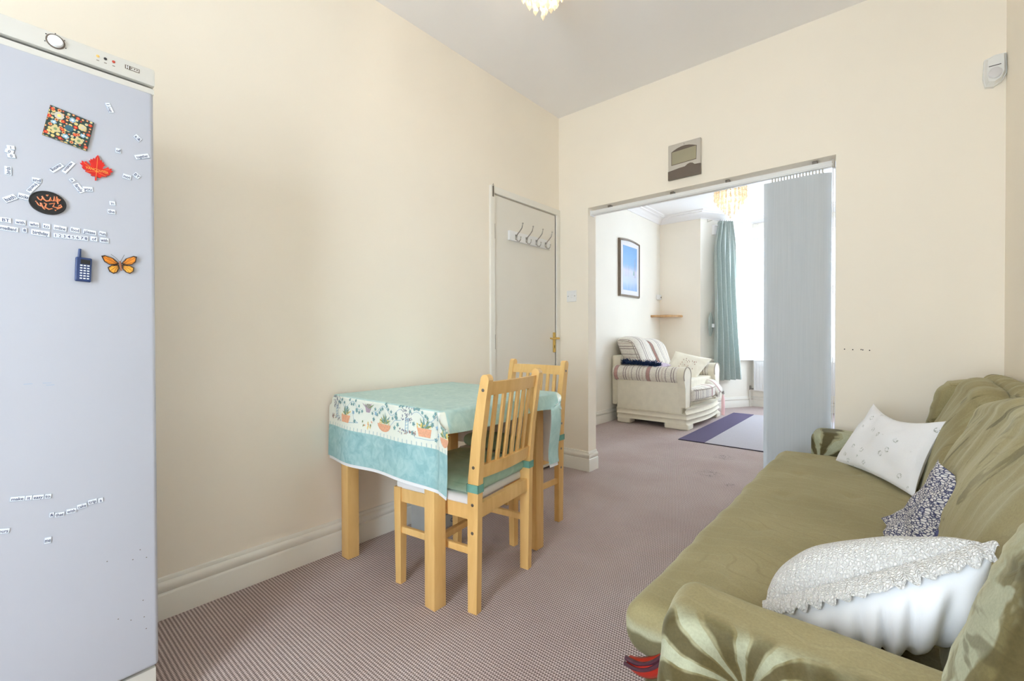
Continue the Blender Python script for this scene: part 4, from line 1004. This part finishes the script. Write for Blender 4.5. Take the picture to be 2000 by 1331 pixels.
seat_pad(ch2, 'teal padded seat cushion strapped to the farther chair by the door')

# ------------------------------------------------------------------ sofa
SF = thing('sofa', 'three seat sofa under an olive green palm patterned velvet cover', 'sofa', (0, 0, 0))
dim = [(-.312, 2.575), (-.312, 2.233), (-.312, 1.903), (-.32, 1.525), (-.12, 2.40), (-.12, 2.05)]
def dseat(p, n):
    o = Vector((0, 0, 0))
    if n.z > .2:
        z = .004*nz(p, 3, 1)+.0025*nz((p.x*2, p.y, p.z), 9, 2)
        for (a, b) in dim: z -= .012*math.exp(-(((p.x-a)/.018)**2+((p.y-b)/.03)**2)); z += .0016*math.exp(-(((p.x-a)/.05)**2+((p.y-b)/.07)**2))
        z += .012*(1-((p.x+.2)/.3)**2)*n.z
        # old springs: dip toward the back
        o.z = z
    if n.x < -.2:
        o.x = -.008*math.sin(PI*min(1, max(0, (p.z-.31)/.12)))+.010*nz((p.x, p.y*1.2, p.z*.6), 9, 5)
    if n.y < -.2: o.y = -.010*nz(p, 8, 6)
    return o
obj('seat_cushion', soft_box(-.462, .10, .925, 2.705, .312, .432, .042, 80, dseat), 'velvet_seat', SF, 'full')
def dbase(p, n):
    k = min(1, max(0, (.31-p.z)/.2))
    if n.x < -.2: return Vector((-.035*k+.014*math.sin(p.y*42+2*math.sin(p.y*7))*k, 0, 0))
    if n.y < -.2: return Vector((0, -.03*k+.012*math.sin(p.x*60)*k, 0))
    return Vector((0, 0, 0))
obj('cover_skirt', soft_box(-.415, .34, .93, 2.82, .012, .325, .02, 90, dbase), 'velvet_skirt', SF, 'full')
def darm(p, n):
    o = Vector((0, 0, 0)); front = max(0, 1-(p.x+.30)/.12)
    o.z = max(0, n.z)*(-.008*nz(p, 5, 3)+.008*max(0, min(1, front)))
    if n.y < -.15:
        k = max(0, min(1, (.545-p.z)/.12)); o.y = .012*k*math.sin(p.x*85+3*math.sin(p.x*11))-.02*k+.03*math.exp(-((p.x+.175)/.04)**2-((p.z-.53)/.03)**2)
    o.x = max(0, -n.x)*(.018*max(0, (.86-p.y)/.14)+.008*nz(p, 14, 8))
    return o
obj('arm', soft_box(-.312, .36, .700, .868, .012, .580, .050, 60, darm), 'velvet_arm', SF, 'full')
def dfar(p, n):
    o = Vector((0, 0, 0))
    if n.y < -.2: o.y = -.012*nz((p.x, p.y, p.z*2), 12, 9)
    if n.z > .2: o.z = .006*nz(p, 9, 2)
    return o
obj('arm', soft_box(-.325, .36, 2.700, 2.872, .012, .546, .040, 40, dfar), 'velvet_fararm', SF, 'full')
# backrest: leaning, with two loose humps, fabric gathers
def hump(y):
    return .058*math.exp(-((y-2.38)/.23)**4)+.078*math.exp(-((y-1.42)/.56)**4)
def back_pt(u, v):
    y = .865+u*(2.70-.865)
    top = .800+hump(y)
    # profile: v 0..0.6 front going up, .6..0.8 over the top, ..1 down the rear
    if v < .66:
        t = v/.66; z = .36+(top-.045-.36)*t; x = .062+.135*t**1.25; nrm = Vector((-1, 0, .25))
    elif v < .86:
        a = (v-.66)/.20*PI; x = .197+.052*(1-math.cos(a)); z = top-.045+.045*math.sin(a); nrm = Vector((-math.cos(a), 0, math.sin(a)))
    else:
        t = (v-.86)/.14; x = .301+.04*t; z = top-.045-t*.2; nrm = Vector((.3, 0, 1))
    t = min(1, v/.66)
    wr = 0
    if v < .8:
        q = (y*1.0+.55*z)
        wr = (.016*noise.noise(Vector((q*4.5, z*2.0, 1)))+.007*noise.noise(Vector((q*12, z*3.5, 5)))+.0022*noise.noise(Vector((q*34, z*8, 9))))*(.3+.9*t)
        wr += .020*math.sin(PI*t)*.9
        # the groove between both humps
        wr -= .030*math.exp(-((y-2.02-.25*(t-.5))/.05)**2)*t
    return Vector((x, y, z))+nrm.normalized()*wr
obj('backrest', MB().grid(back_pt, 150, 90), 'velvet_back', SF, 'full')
def dfr(p, n): return Vector((0, 0, .008*math.sin(p.y*60)*(n.z > .2)*(p.z > .7)))
obj('back_frame', soft_box(.29, .368, .72, 2.86, .10, .858, .035, 70, dfr), 'velvet_wing', SF, 'full')
def wing(name, y0, y1, pts, mat, seed, grp):
    # pts: front edge (x,z) from bottom to top, extruded in y with rounded front
    mb = MB(); n = len(pts); m = 11; vs = []
    rows = []
    for i, (x, z) in enumerate(pts):
        row = []
        for k in range(m+1):
            a = PI*k/m; yy = (y0+y1)/2-(y1-y0)/2*math.cos(a); fx = -.022*math.sin(a)
            ripple = .0016*math.sin(i*1.9+k*.5+seed)+.003*nz((x, yy, z), 9, seed)
            row.append(Vector((x+fx+ripple, yy, z)))
        row = [Vector((.365, y0, z))]+row+[Vector((.365, y1, z))]
        rows.append(row)
    mm = m+3
    for r_ in rows: vs += r_
    fs = [(i*mm+k, i*mm+k+1, (i+1)*mm+k+1, (i+1)*mm+k) for i in range(n-1) for k in range(mm-1)]
    fs.append(tuple(range(mm))[::-1]); fs.append(tuple((n-1)*mm+k for k in range(mm)))
    return obj('wing', mb.add(vs, fs), mat, SF, 'full')
fe = [(.105, .50)]+[(.100+.055*t/10+.0*t, .54+.245*t/10) for t in range(0, 11)]
def edge(pts, n):
    out = []
    for i in range(n):
        t = i/(n-1)*(len(pts)-1); k = min(int(t), len(pts)-2); f = t-k
        out.append((pts[k][0]*(1-f)+pts[k+1][0]*f, pts[k][1]*(1-f)+pts[k+1][1]*f))
    return out
wing('wing', 2.69, 2.86, edge([(.10, .50), (.125, .60), (.145, .70), (.165, .785), (.20, .822), (.26, .835)], 26), 'velvet_wing', 1, 0)
wing('wing', .705, .868, edge([(.055, .50), (.068, .58), (.108, .714), (.130, .775), (.16, .83), (.21, .86), (.26, .868)], 40), 'velvet_wing', 4, 0)
# red lacquered front rail glimpsed where the cover lifts
def redpath(t): 
    return Vector((-.452+.105*t, .935-.025*t, .298+.075*t**2.2))
rr_ = MB().tube([redpath(k/10) for k in range(11)], [.012+.008*math.sin(PI*k/10) for k in range(11)], 10)
rr_.v = [(v[0], v[1], v[2]) for v in rr_.v]
RS = obj('front_foot', rr_, 'redsofa', SF, True, ); RS['label'] = 'glossy red curved foot rail with plum mouldings'
obj('foot_moulding', MB().tube([redpath(k/10)+Vector((-.004, -.012, .012)) for k in range(11)], .005, 8), 'plum_lacquer', RS, True)
obj('foot_moulding', MB().tube([redpath(k/10)+Vector((-.004, -.018, .003)) for k in range(11)], .004, 8), 'plum_lacquer', RS, True)

# sofa cushions
def lace_edge(p0, p1, out, n_sc, wdt, up):
    """scalloped band along p0->p1, hanging in direction out"""
    p0, p1, out, up = map(Vector, (p0, p1, out, up)); out.normalize(); mb = MB()
    def f(u, v):
        sc = abs(math.sin(u*PI*n_sc)); w_ = wdt*(.62+.38*sc)
        sag = .03*math.sin(PI*u)
        return p0.lerp(p1, u)+out*(v*w_)+up*(sag*0+.004*math.sin(u*60)*v-.010*v*v)
    return mb.grid(f, n_sc*8+1, 5)
A_, B_, C_, D_ = (-.195, 1.0, .497), (.120, 1.02, .700), (.120, 1.20, .49), (-.175, 1.22, .43)
PW = thing('cushion', 'plump white cushion with cream lace front against the near sofa arm', 'cushion', (0, 0, 0))
obj('cushion_back', pillow(A_, B_, C_, D_, .120, 80, .05, .006, 2, -1, 1.0, .034, bdir=(.10, -.80, -.50)), 'white_fabric', PW, 'full', normals=False)
obj('lace_front', pillow(A_, B_, C_, D_, .092, 40, .05, .004, 2, 1), 'lace', PW, 'full', normals=False)
nq = (Vector(B_)-Vector(A_)).cross(Vector(D_)-Vector(A_)).normalized()
def scal(u, v):
    pinch_v = 1-.05*(1-(2*u-1)**2); b = (1-pinch_v)/2
    a = Vector(A_).lerp(Vector(B_), u); d = Vector(D_).lerp(Vector(C_), u); p = a.lerp(d, b)
    w_ = .026*(.72+.28*abs(math.sin(u*PI*17+.6*math.sin(u*9)))**.6)*(1 if u < .97 else .6)
    bul = .012*math.sin(PI*u)
    return p-nq*(v*w_)+Vector((0, -.010*v-bul*v, 0))+nq*.006+(a-d).normalized()*(.006+.012*math.sin(v*2.2))+nq*(.003*math.sin(u*90)*v)
obj('lace_border', MB().grid(scal, 17*14+1, 7), 'lace', PW, 'full', normals=False)
PF = thing('cushion', 'white square cushion with small embroidered sprigs in the far corner of the sofa', 'cushion', (0, 0, 0))
obj('cushion_cover', pillow((-.075, 2.665, .715), (.150, 2.32, .712), (.055, 2.17, .445), (-.215, 2.60, .437), .050, 44, .10, .012, 5, ptop=.22), 'embroid', PF, 'full', normals=False)
PN = thing('cushion', 'flattened navy and white crochet cushion slumped in the middle of the sofa', 'cushion', (0, 0, 0))
def ribbon(P, Q, th, wob_, n=40, m_=22, inward=Vector((-.6, -.55, .2))):
    """crumpled band between two edge polylines"""
    def ip(L_, u):
        t = u*(len(L_)-1); k = min(int(t), len(L_)-2); f = t-k; f = f*f*(3-2*f)*.5+f*.5
        return Vector(L_[k]).lerp(Vector(L_[k+1]), f)
    def f(u, v):
        p = ip(P, u).lerp(ip(Q, u), v); w = wob_*(noise.noise(p*16)+.6*noise.noise(p*34))+.010*math.sin(v*PI*3+u*4)*math.sin(PI*v)
        return p+inward*(th*math.sin(PI*v)**.6*math.sin(PI*min(1, u*1.02+.01))**.35+w)
    return MB().grid(f, n, m_)
CP = [(.100, 1.74, .680), (.066, 1.74, .612), (.024, 1.76, .520), (-.030, 1.80, .462)]
CQ = [(.142, 1.60, .632), (.106, 1.56, .566), (.064, 1.54, .490), (.004, 1.52, .446)]
obj('crochet_front', ribbon(CP, CQ, .030, .012), 'crochet', PN, 'full', normals=False)
WP = [(.092, 1.66, .590), (.060, 1.66, .515), (.030, 1.66, .447)]
WQ = [(.140, 1.62, .625), (.118, 1.56, .545), (.105, 1.48, .447)]
obj('cushion_back', ribbon(WP, WQ, .028, .014, 30, 24), 'white_fabric', PN, 'full', normals=False)
obj('cushion_filling', pillow((.085, 1.76, .64), (.150, 1.66, .62), (.105, 1.52, .447), (.0, 1.80, .447), .012, 24, .08, .01, 7), 'white_fabric', PN, 'full', normals=False)
def scal2(u, v):
    t = u*(len(CQ)-1); k = min(int(t), len(CQ)-2); f = t-k; p = Vector(CQ[k]).lerp(Vector(CQ[k+1]), f); d = Vector((.35, -.5, -.25)).normalized()
    return p+Vector((-.6, -.55, .2))*(.012+.004*math.sin(u*70))+d*(v*.012*(.5+.5*abs(math.sin(u*PI*14))))
obj('crochet_edging', MB().grid(scal2, 14*8+1, 4), plain('navy_edging', (92, 96, 136), .9, .2, 200), PN, 'full', normals=False)

# ------------------------------------------------------------------ armchair in the far room
AC = thing('armchair', 'wide cream armchair with striped cushions against the far room left wall', 'armchair', (-2.18, 5.48, 0))
def A(mb): mb.v = [(v[0]+2.18, v[1]-5.48, v[2]) for v in mb.v]; return mb
AY0, AY1, AX0, AX1 = 4.92, 6.10, -2.545, -1.745
obj('body', A(soft_box(AX0, AX1-.02, AY0, AY1, .17, .53, .02, 12)), 'arm_cream', AC, True)
def plinth(z0, z1, o):
    pth = [(AX0, AY0-o), (AX1-.12, AY0-o), (AX1+.03, AY0-o+.0)]+[(AX1+.03+.055*math.sin(PI*t)+o, AY0+(AY1-AY0)*t) for t in [k/10 for k in range(0, 11)]]+[(AX1-.12, AY1+o), (AX0, AY1+o)]
    m = MB(); n = len(pth); prof = [(0, z0), (.012, z0+.2*(z1-z0)), (.018, (z0+z1)/2), (.012, z1-.2*(z1-z0)), (0, z1)]
    m.sweep(list(reversed(pth)), [(-a, b) for a, b in prof]); m.add([(x, y, z1-.001) for x, y in pth], [tuple(range(n))]); m.add([(x, y, z0+.001) for x, y in pth], [tuple(range(n))]); return m
obj('plinth_moulding', A(plinth(.175, .235, .0)), 'arm_cream', AC, True)
obj('plinth_moulding', A(plinth(.118, .176, .008)), 'arm_cream', AC, True)
obj('plinth_moulding', A(plinth(.062, .119, .002)), 'arm_cream', AC, True)
for (a, b, c, d) in ((AX0, AX0+.17, AY0, AY0+.14), (AX1-.22, AX1+.05, AY0, AY0+.16), (AX0, AX0+.17, AY1-.14, AY1), (AX1-.2, AX1+.05, AY1-.16, AY1)):
    obj('foot', A(soft_box(a, b, c, d, 0, .066, .018, 6)), 'arm_cream', AC, True)
for (yc, s) in ((4.975, -1), (6.045, 1)):
    def roll(u, v, yc=yc, s=s):
        a = 2*PI*u; x = AX0-.03+(AX1+.03-AX0)*v; r_ = .092*(1-.0*v); return (x, yc+.105*math.cos(a), .592+r_*math.sin(a))
    rm = MB().grid(roll, 28, 30, True); ar_ = obj('arm_roll', A(rm), 'stripe_x', AC, True)
    capm = MB(); capm.prism([(yc+.105*math.cos(t), .592+.092*math.sin(t)) for t in [2*PI*k/24 for k in range(24)]], lambda a, b, d: (d, a, b), AX0-.034, AX0-.02)
    obj('arm_rear_cap', A(capm), 'arm_cream', AC, True)
    fp_ = [(yc+.11*math.cos(t), .59+.098*math.sin(t)) for t in [PI*1.15-PI*1.3*k/16 for k in range(17)]]
    fp_ = fp_+[(yc+.085, .30), (yc+.07, .245), (yc-.055*1, .245), (yc-.06, .45)]
    obj('arm_front', A(MB().prism(fp_, lambda a, b, d: (d, a, b), AX1-.06, AX1+.02)), 'arm_cream', AC, True)
    obj('arm_piping', A(MB().tube([(AX1+.02, a, b) for a, b in fp_[:19]], .006, 6)), 'piping', AC, True)
obj('back_panel', A(MB().box(AX0-.085, AX0+.03, AY0+.04, AY1-.04, .20, .80, .02, Matrix.Translation((0, 0, 0)))), 'arm_cream', AC, True)
def bc(y0, y1, tilt, ztop, seed):
    def dp(p, n):
        t = (p.z-.42)/.6; yc = (y0+y1)/2; e = ((p.y-yc)/((y1-y0)/2))
        o = Vector((0, 0, 0)); o.x = -.25*t+.04*n.x*(1-e*e)+.02*nz(p, 5, seed); o.z = -.10*max(0, e)**2*(p.z > .7)*tilt-.05*(abs(e)**3)*(p.z > .6)
        return o
    mb = soft_box(-2.36, -2.16, y0, y1, .43, ztop, .075, 18, dp)
    for i, f in enumerate(mb.f):   # boxing of the cushion ends carries its own stripes
        q = sum((Vector(mb.v[k]) for k in f), Vector())/len(f); mb.mi[i] = 1 if q.y < y0+.035 or q.y > y1-.035 else 0
    return mb
for args in ((5.00, 5.52, .3, 1.03, 1), (5.50, 6.04, 1.4, 1.00, 2)):
    bq = obj('back_cushion', A(bc(*args)), ['stripe_y', 'stripe_z'], AC, 'full', normals=False)
    def edge_pt(z, x, y, a=args):
        e_ = 1 if y > (a[0]+a[1])/2 else -1; t = (z-.42)/.6; return (x-.25*t+2.18, y-5.48, z-(.05+(.10*a[2] if e_ > 0 and z > .7 else 0))*(z > .6))
    zt_ = args[3]
    loop_ = [edge_pt(.46+(zt_-.49)*k/10, -2.16, args[0]+.022) for k in range(11)]+[edge_pt(zt_-.01, -2.20, args[0]+.022), edge_pt(zt_-.0, -2.30, args[0]+.022)]
    obj('cushion_piping', MB().tube(loop_, .005, 6), 'piping', bq, True)
def dsc(p, n):
    o = Vector((0, 0, 0)); t = (p.y-5.08)/(5.94-5.08)
    if n.x > .1: o.x = .07*math.sin(PI*max(0, min(1, t)))*n.x+.02
    if n.z > .1: o.z = .02*math.sin(PI*max(0, min(1, t)))
    return o
sc_ = obj('seat_cushion', A(soft_box(-2.36, -1.72, 5.085, 5.935, .30, .432, .035, 20, dsc)), 'stripe_y', AC, 'full')
def pp_(z): return [(-1.72+.07*math.sin(PI*k/16)+.022, 5.095+.83*k/16, z) for k in range(17)]
obj('cushion_piping', A(MB().tube(pp_(.425), .005, 6).tube(pp_(.305), .005, 6)), 'piping', sc_, True)
# throw cloth folded over the seat's far front corner
def fc(u, v):
    x = -1.93+.30*v; y = 5.70+.25*u; z = .452+.010*math.sin(u*9)+.010*math.sin(v*3)-.05*(2*u-1)**4-(.0 if v < .62 else ((v-.62)/.38)**1.8*.11); return (x, y, z)
thr = obj('folded_cloth', MB().grid(fc, 16, 18), 'stripe_y', smooth='full', normals=False)
so = thr.modifiers.new('thick', 'SOLIDIFY'); so.thickness = .026
tag(thr, 'striped cloth folded over the far front corner of the armchair seat', 'cloth')
EM = thing('cushion', 'flat cream cushion embroidered with pink flowers slanting on the far armchair arm', 'cushion', (0, 0, 0))
E1, E2, E3, E4 = (-2.06, 5.52, .845), (-1.74, 5.90, .745), (-1.86, 5.50, .435), (-2.10, 5.28, .64)
obj('cushion_cover', pillow(E1, E2, E3, E4, .035, 24, .06, .006, 9), 'arm_cream', EM, 'full', normals=False)
ef = MB(); ed = Vector(E1); e2_ = Vector(E2)-ed; e4_ = Vector(E4)-ed; en = e2_.cross(e4_).normalized()
if en.x < 0: en = -en
rp2 = random.Random(5)
for k in range(26):
    a, b = rp2.uniform(.3, .7), rp2.uniform(.25, .75); c_ = ed+e2_*a+e4_*b*.9+en*.040
    c_ = ed.lerp(Vector(E2), a).lerp(Vector(E4).lerp(Vector(E3), a), b)+en*.037
    ef.lathe(tuple(c_), [(.001, -.004), (.008, 0), (.001, .004)], 6, 'x')
obj('embroidered_flower', ef, 'p_brown', EM)['kind'] = 'stuff'
FC = thing('cushion', 'small lilac cushion edged in shaggy navy fringe on the near armchair arm', 'cushion', (0, 0, 0))
obj('cushion_cover', pillow((-2.44, 5.30, .72), (-2.03, 5.34, .68), (-2.08, 5.05, .66), (-2.44, 5.05, .69), .045, 18, .08, .006, 4), plain('lilac_floral', (196, 182, 200), .9, .2, 40), FC, 'full', normals=False)
fm = MB()
for k in range(520):
    t = rp2.random(); b0 = Vector((-2.50+.45*t, 4.99+rp2.uniform(-.03, .03), .705-.014*t+rp2.uniform(-.008, .022)))
    d_ = Vector((rp2.uniform(-.5, .9), rp2.uniform(-.9, .2), rp2.uniform(-.1, .7))).normalized()*rp2.uniform(.03, .07)
    fm.tube([b0, b0+d_*.6+Vector((0, 0, .004)), b0+d_], [.0042, .0035, .0008], 4)
obj('navy_fringe', fm, 'hairblue', FC)['kind'] = 'stuff'
tag(obj('pink_bottle', MB().lathe((-1.70, 6.22, 0), [(.018, 0), (.021, .02), (.021, .20), (.014, .24), (.009, .26), (.009, .275)], 16), 'pink', smooth=True), 'slim pink bottle standing behind the far front corner of the armchair', 'bottle')

# rug
RG = thing('rug', 'flat rug with plum border stripe and pale grey field on the far room carpet', 'rug', (-1.1, 5.45, 0))
def Rr(mb): mb.v = [(v[0]+1.1, v[1]-5.45, v[2]) for v in mb.v]; return mb
obj('rug_base', Rr(MB().box(-1.635, -.33, 4.45, 6.45, .0005, .008, .002)), 'rug_edge', RG)
obj('rug_stripe', Rr(MB().box(-1.632, -1.385, 4.455, 6.447, .004, .0105, .002)), 'rug_dark', RG)
obj('rug_field', Rr(MB().box(-1.383, -.33, 4.455, 6.447, .004, .0105, .002)), 'rug_light', RG)

# picture
PC = thing('framed_picture', 'tall picture in a silver frame with a hazy blue harbour print', 'picture', (-2.65, 5.445, 1.905))
def P_(mb): mb.v = [(v[0]+2.65, v[1]-5.445, v[2]-1.905) for v in mb.v]; return mb
y0, y1, z0, z1 = 5.157, 5.732, 1.540, 2.268
def arch_top(y): return .022*math.sin(PI*(y-y0)/(y1-y0))
outer = [(y0, z0), (y1, z0)]+[(y1-(y1-y0)*k/12, z1+arch_top(y1-(y1-y0)*k/12)) for k in range(13)]
fr = MB().prism(outer, lambda a, b, d: (d, a, b), -2.65, -2.628)
obj('frame_back', P_(fr), 'pframe', PC)
cen = (5.445, 1.905)
inner = [(cen[0]+(a-cen[0])*.90, cen[1]+(b-cen[1])*.925) for a, b in outer]
obj('mount', P_(MB().prism(inner, lambda a, b, d: (d, a, b), -2.632, -2.6265)), 'matb', PC)
obj('frame_moulding', P_(MB().tube([(-2.626, cen[0]+(a-cen[0])*.955, cen[1]+(b-cen[1])*.965) for a, b in outer+[outer[0]]], .011, 8)), 'pframe', PC, True)
px0, px1, pz0, pz1 = y0+.09, y1-.085, z0+.085, z1-.075
pic = MB().box(-2.627, -2.625, px0, px1, pz0, pz1)
pm_ = obj('print', pic, 'picture', PC)   # stored in world coordinates below so the gradient follows height
pm_.data.transform(Matrix.Identity(4)); pm_.location = (2.65, -5.445, -1.905)
ms = MB()
for (yy, h_) in ((5.60, .26), (5.585, .2), (5.57, .24), (5.36, .12), (5.30, .10), (5.33, .16), (5.40, .14)): ms.box(-2.6249, -2.6243, yy-.0015, yy+.0015, 1.80, 1.80+h_)
obj('printed_mast', P_(ms), 'p_mauve', PC)
obj('printed_tower', P_(MB().prism([(5.53, 1.83), (5.57, 1.83), (5.565, 1.87), (5.55, 1.90), (5.535, 1.87)], lambda a, b, d: (d, a, b), -2.6249, -2.6244)), 'p_leaf', PC)

# thermostat, shelf
TS = thing('thermostat', 'small white room thermostat on the far room left wall near the corner', 'thermostat', (-2.65, 6.40, 1.60))
obj('thermostat_case', soft_box(0, .035, -.055, .055, -.037, .037, .008, 6), 'upvc', TS, True)
obj('thermostat_knob', MB().lathe((.034, .030, .0), [(.010, 0), (.010, .006), (.004, .008)], 12, 'x'), 'station_dark', TS, True)
SH = thing('corner_shelf', 'small wooden quarter-round corner shelf above the armchair', 'shelf', (-2.65, 6.48, 1.30))
obj('shelf_board', MB().prism([(0, 0), (.335, 0)]+[(.335*math.cos(t), -.335*math.sin(t)) for t in [PI/2*k/12 for k in range(1, 13)]], lambda a, b, d: (a, b, d), .005, .025), 'shelf', SH)
obj('shelf_lip', MB().prism([(.33*math.cos(t), -.33*math.sin(t)) for t in [PI/2*k/12 for k in range(13)]]+[(.30*math.cos(t), -.30*math.sin(t)) for t in [PI/2*k/12 for k in range(12, -1, -1)]], lambda a, b, d: (a, b, d), .0, .03), 'shelf', SH)
tag(obj('small_dish', MB().lathe((-2.50, 6.35, 1.325), [(.02, 0), (.045, .012), (.047, .014), (.02, .004)], 14), 'upvc', smooth=True), 'tiny white dish on the wooden corner shelf', 'dish')

# curtain
def cpath(t, off): q = Vector(BL[0])+dv*t+nv*off; return q
CT = thing('curtain', 'long pale teal pleated curtain hanging at the left of the bay', 'curtain', (0, 0, 0))
def cur(u, v):
    z = .415+(2.635-.415)*v
    # horizontal extent along the splay wall by height
    w_top, w_mid, w_low = (.235, .43), (.155, .545), (.11, .60)
    if v > .85: k = (v-.85)/.15; lo, hi = w_mid[0]*(1-k)+w_top[0]*k+.0, (.50*(1-k)+.43*k)
    else: k = v/.85; lo, hi = w_low[0]*(1-k)+w_mid[0]*k, .60*(1-k)+.50*k
    t = lo+(hi-lo)*u; amp = .058*(1-.5*v)+.006
    off = .10+amp*math.sin(u*2*PI*4.3+.6+.8*math.sin(v*2.5))+.35*amp*math.sin(u*2*PI*9+v*3)+.012*math.sin(v*5+u*3)
    q = cpath(t, off); return (q.x, q.y, z)
obj('curtain_panel', MB().grid(cur, 110, 40), 'curtain', CT, 'full', normals=False)
obj('pleat_tape', MB().grid(lambda u, v: (lambda q: (q.x, q.y, 2.60+.035*v))(cpath(.235+.195*u, .098+.020*math.sin(u*2*PI*9))), 60, 3), 'curtain', CT, 'full', normals=False)
for k in range(6): q = cpath(.245+.036*k, .105); obj('curtain_hook', MB().tube([(q.x, q.y, 2.62), (q.x, q.y, 2.645), (q.x+.004, q.y, 2.65)], .003, 6), 'dmetal', CT)
q0, q1, q2 = cpath(.12, .0), cpath(.12, .09), cpath(.95, .09)
tag(obj('curtain_rail', MB().tube([(q0.x, q0.y, 2.67), (q0.x, q0.y, 2.635), (q1.x, q1.y, 2.635), (q2.x, q2.y, 2.645)], .005, 8), 'station', smooth=True), 'thin metal curtain rail across the bay corner', 'curtain rail')
TBk = thing('curtain_tieback', 'teal fabric tieback loop hanging beside the curtain', 'tieback', (0, 0, 0))
tbp = []
for k in range(17): a = PI*k/16; tbp.append((math.sin(a)*.5, 1.345-.33*k/16))
def tb(u, v):
    z = 1.365-.35*u; w_ = .075*math.sin(PI*u)**.7; q = cpath(.135-w_*.9+w_*v*1.2, .05+.03*math.sin(PI*u)); return (q.x, q.y, z)
tbo = obj('tieback_band', MB().grid(tb, 18, 5), 'curtain', TBk, 'full', normals=False); sm = tbo.modifiers.new('thick', 'SOLIDIFY'); sm.thickness = .006
q = cpath(.135, .09); obj('care_tag', MB().box(q.x-.025, q.x+.02, q.y-.002, q.y+.002, 1.15, 1.20), 'upvc', TBk)

# radiator
RD = thing('radiator', 'white panel radiator under the bay window with copper valve pipe', 'radiator', (-1.05, 7.22, 0))
def Rd(mb): mb.v = [(v[0]+1.05, v[1]-7.22, v[2]) for v in mb.v]; return mb
def radf(u, v):
    x = -1.55+1.0*u; z = .24+.43*v; s = math.sin(u*2*PI*26); e = 1 if .06 < v < .94 else 0
    return (x, 7.195-.006*max(-.3, min(.6, s*1.6))*e-(.006), z)
obj('radiator_panel', Rd(MB().grid(radf, 26*8+1, 20)), 'radiator', RD, True)
obj('radiator_body', Rd(MB().box(-1.553, -.547, 7.196, 7.245, .238, .672, .006)), 'radiator', RD, True)
obj('radiator_top_grille', Rd(MB().box(-1.556, -.544, 7.186, 7.25, .668, .682, .003)), 'radiator', RD, True)
obj('valve', Rd(MB().tube([(-1.555, 7.21, .262), (-1.60, 7.21, .262), (-1.61, 7.21, .25)], .010, 8).lathe((-1.60, 7.21, .268), [(.012, 0), (.014, .012), (.013, .035), (.008, .04)], 12)), 'dmetal', RD, True)
obj('pipe', Rd(MB().tube([(-1.605, 7.21, .25), (-1.598, 7.21, .0)], .008, 8)), 'gloss', RD, True)
obj('pipe', Rd(MB().tube([(-.50, 7.2, .25), (-.50, 7.2, .0)], .008, 8).tube([(-.55, 7.2, .262), (-.50, 7.2, .262), (-.50, 7.2, .24)], .008, 8)), 'gloss', RD, True)

# ------------------------------------------------------------------ chandeliers
def chandelier(name, label, c, zb, scale, ztop_drop, power):
    t = thing(name, label, 'ceiling lamp', (c[0], c[1], H), group='tiered crystal ceiling lamps')
    z = zb-H   # bottom tip relative to ceiling
    obj('ceiling_rose', MB().lathe((0, 0, 0), [(.01, -.045), (.045, -.03), (.055, -.004), (.055, 0)], 20), 'metal', t, True)
    obj('stem', MB().tube([(0, 0, -.03), (0, 0, z+.40*scale)], .006, 8), 'metal', t, True)
    tiers = [(.145, .40, .185, 24), (.115, .385, .130, 16), (.080, .37, .085, 9), (.045, .355, .042, 5), (.0, .35, .0, 1)]
    for ri, (r_, ztop, zbot, n) in enumerate(tiers):
        r_ *= scale
        if r_ > 0:
            obj('ring', MB().tube([(r_*math.cos(a), r_*math.sin(a), z+ztop*scale) for a in [2*PI*k/24 for k in range(25)]], .003, 6, False), 'metal', t, True)
        first = None
        for k in range(n):
            a = 2*PI*k/n+ri*.3
            if first is None:
                mb = MB(); zt = ztop*scale-.004; 
                zd = zbot*scale+.075
                while zt > zd:
                    mb.lathe((0, 0, z+zt-.0075), [(.0008, -.0085), (.0078, -.001), (.0078, .001), (.0008, .0085)], 7); zt -= .0185
                # bead and kite drop
                mb.lathe((0, 0, z+zbot*scale+.066), [(.001, -.0105), (.0075, -.006), (.0105, 0), (.0075, .006), (.001, .0105)], 8)
                mb.lathe((0, 0, z+zbot*scale), [(.0006, 0), (.0105, .018), (.0072, .030), (.0012, .055)], 6)
                first = obj('crystal_strand', mb, 'crystal', t); o = first
            else:
                o = first.copy(); COL.objects.link(o)
            o.location = (r_*math.cos(a), r_*math.sin(a), random.uniform(-.006, .006))
    obj('bulb', MB().lathe((0, 0, z+.27*scale), [(.004, -.03), (.022, -.015), (.026, .005), (.018, .03), (.01, .05)], 12), 'bulb', t, True)
    l = bpy.data.lights.new('lamp_light', 'POINT'); l.energy = power; l.color = (1, .92, .80); l.shadow_soft_size = .05
    lo = bpy.data.objects.new('lamp_light', l); COL.objects.link(lo); lo.parent = t; lo.location = (0, 0, z+.20*scale)
    return t
chandelier('crystal_chandelier', 'crystal drop ceiling lamp cut off by the top edge, in the near room', (-1.165, 1.577), 2.397, .80, 0, 7)
chandelier('crystal_chandelier', 'glowing tiered crystal ceiling lamp hanging in the far room', (-1.26, 4.85), 2.205, 1.0, 0, 1.6)
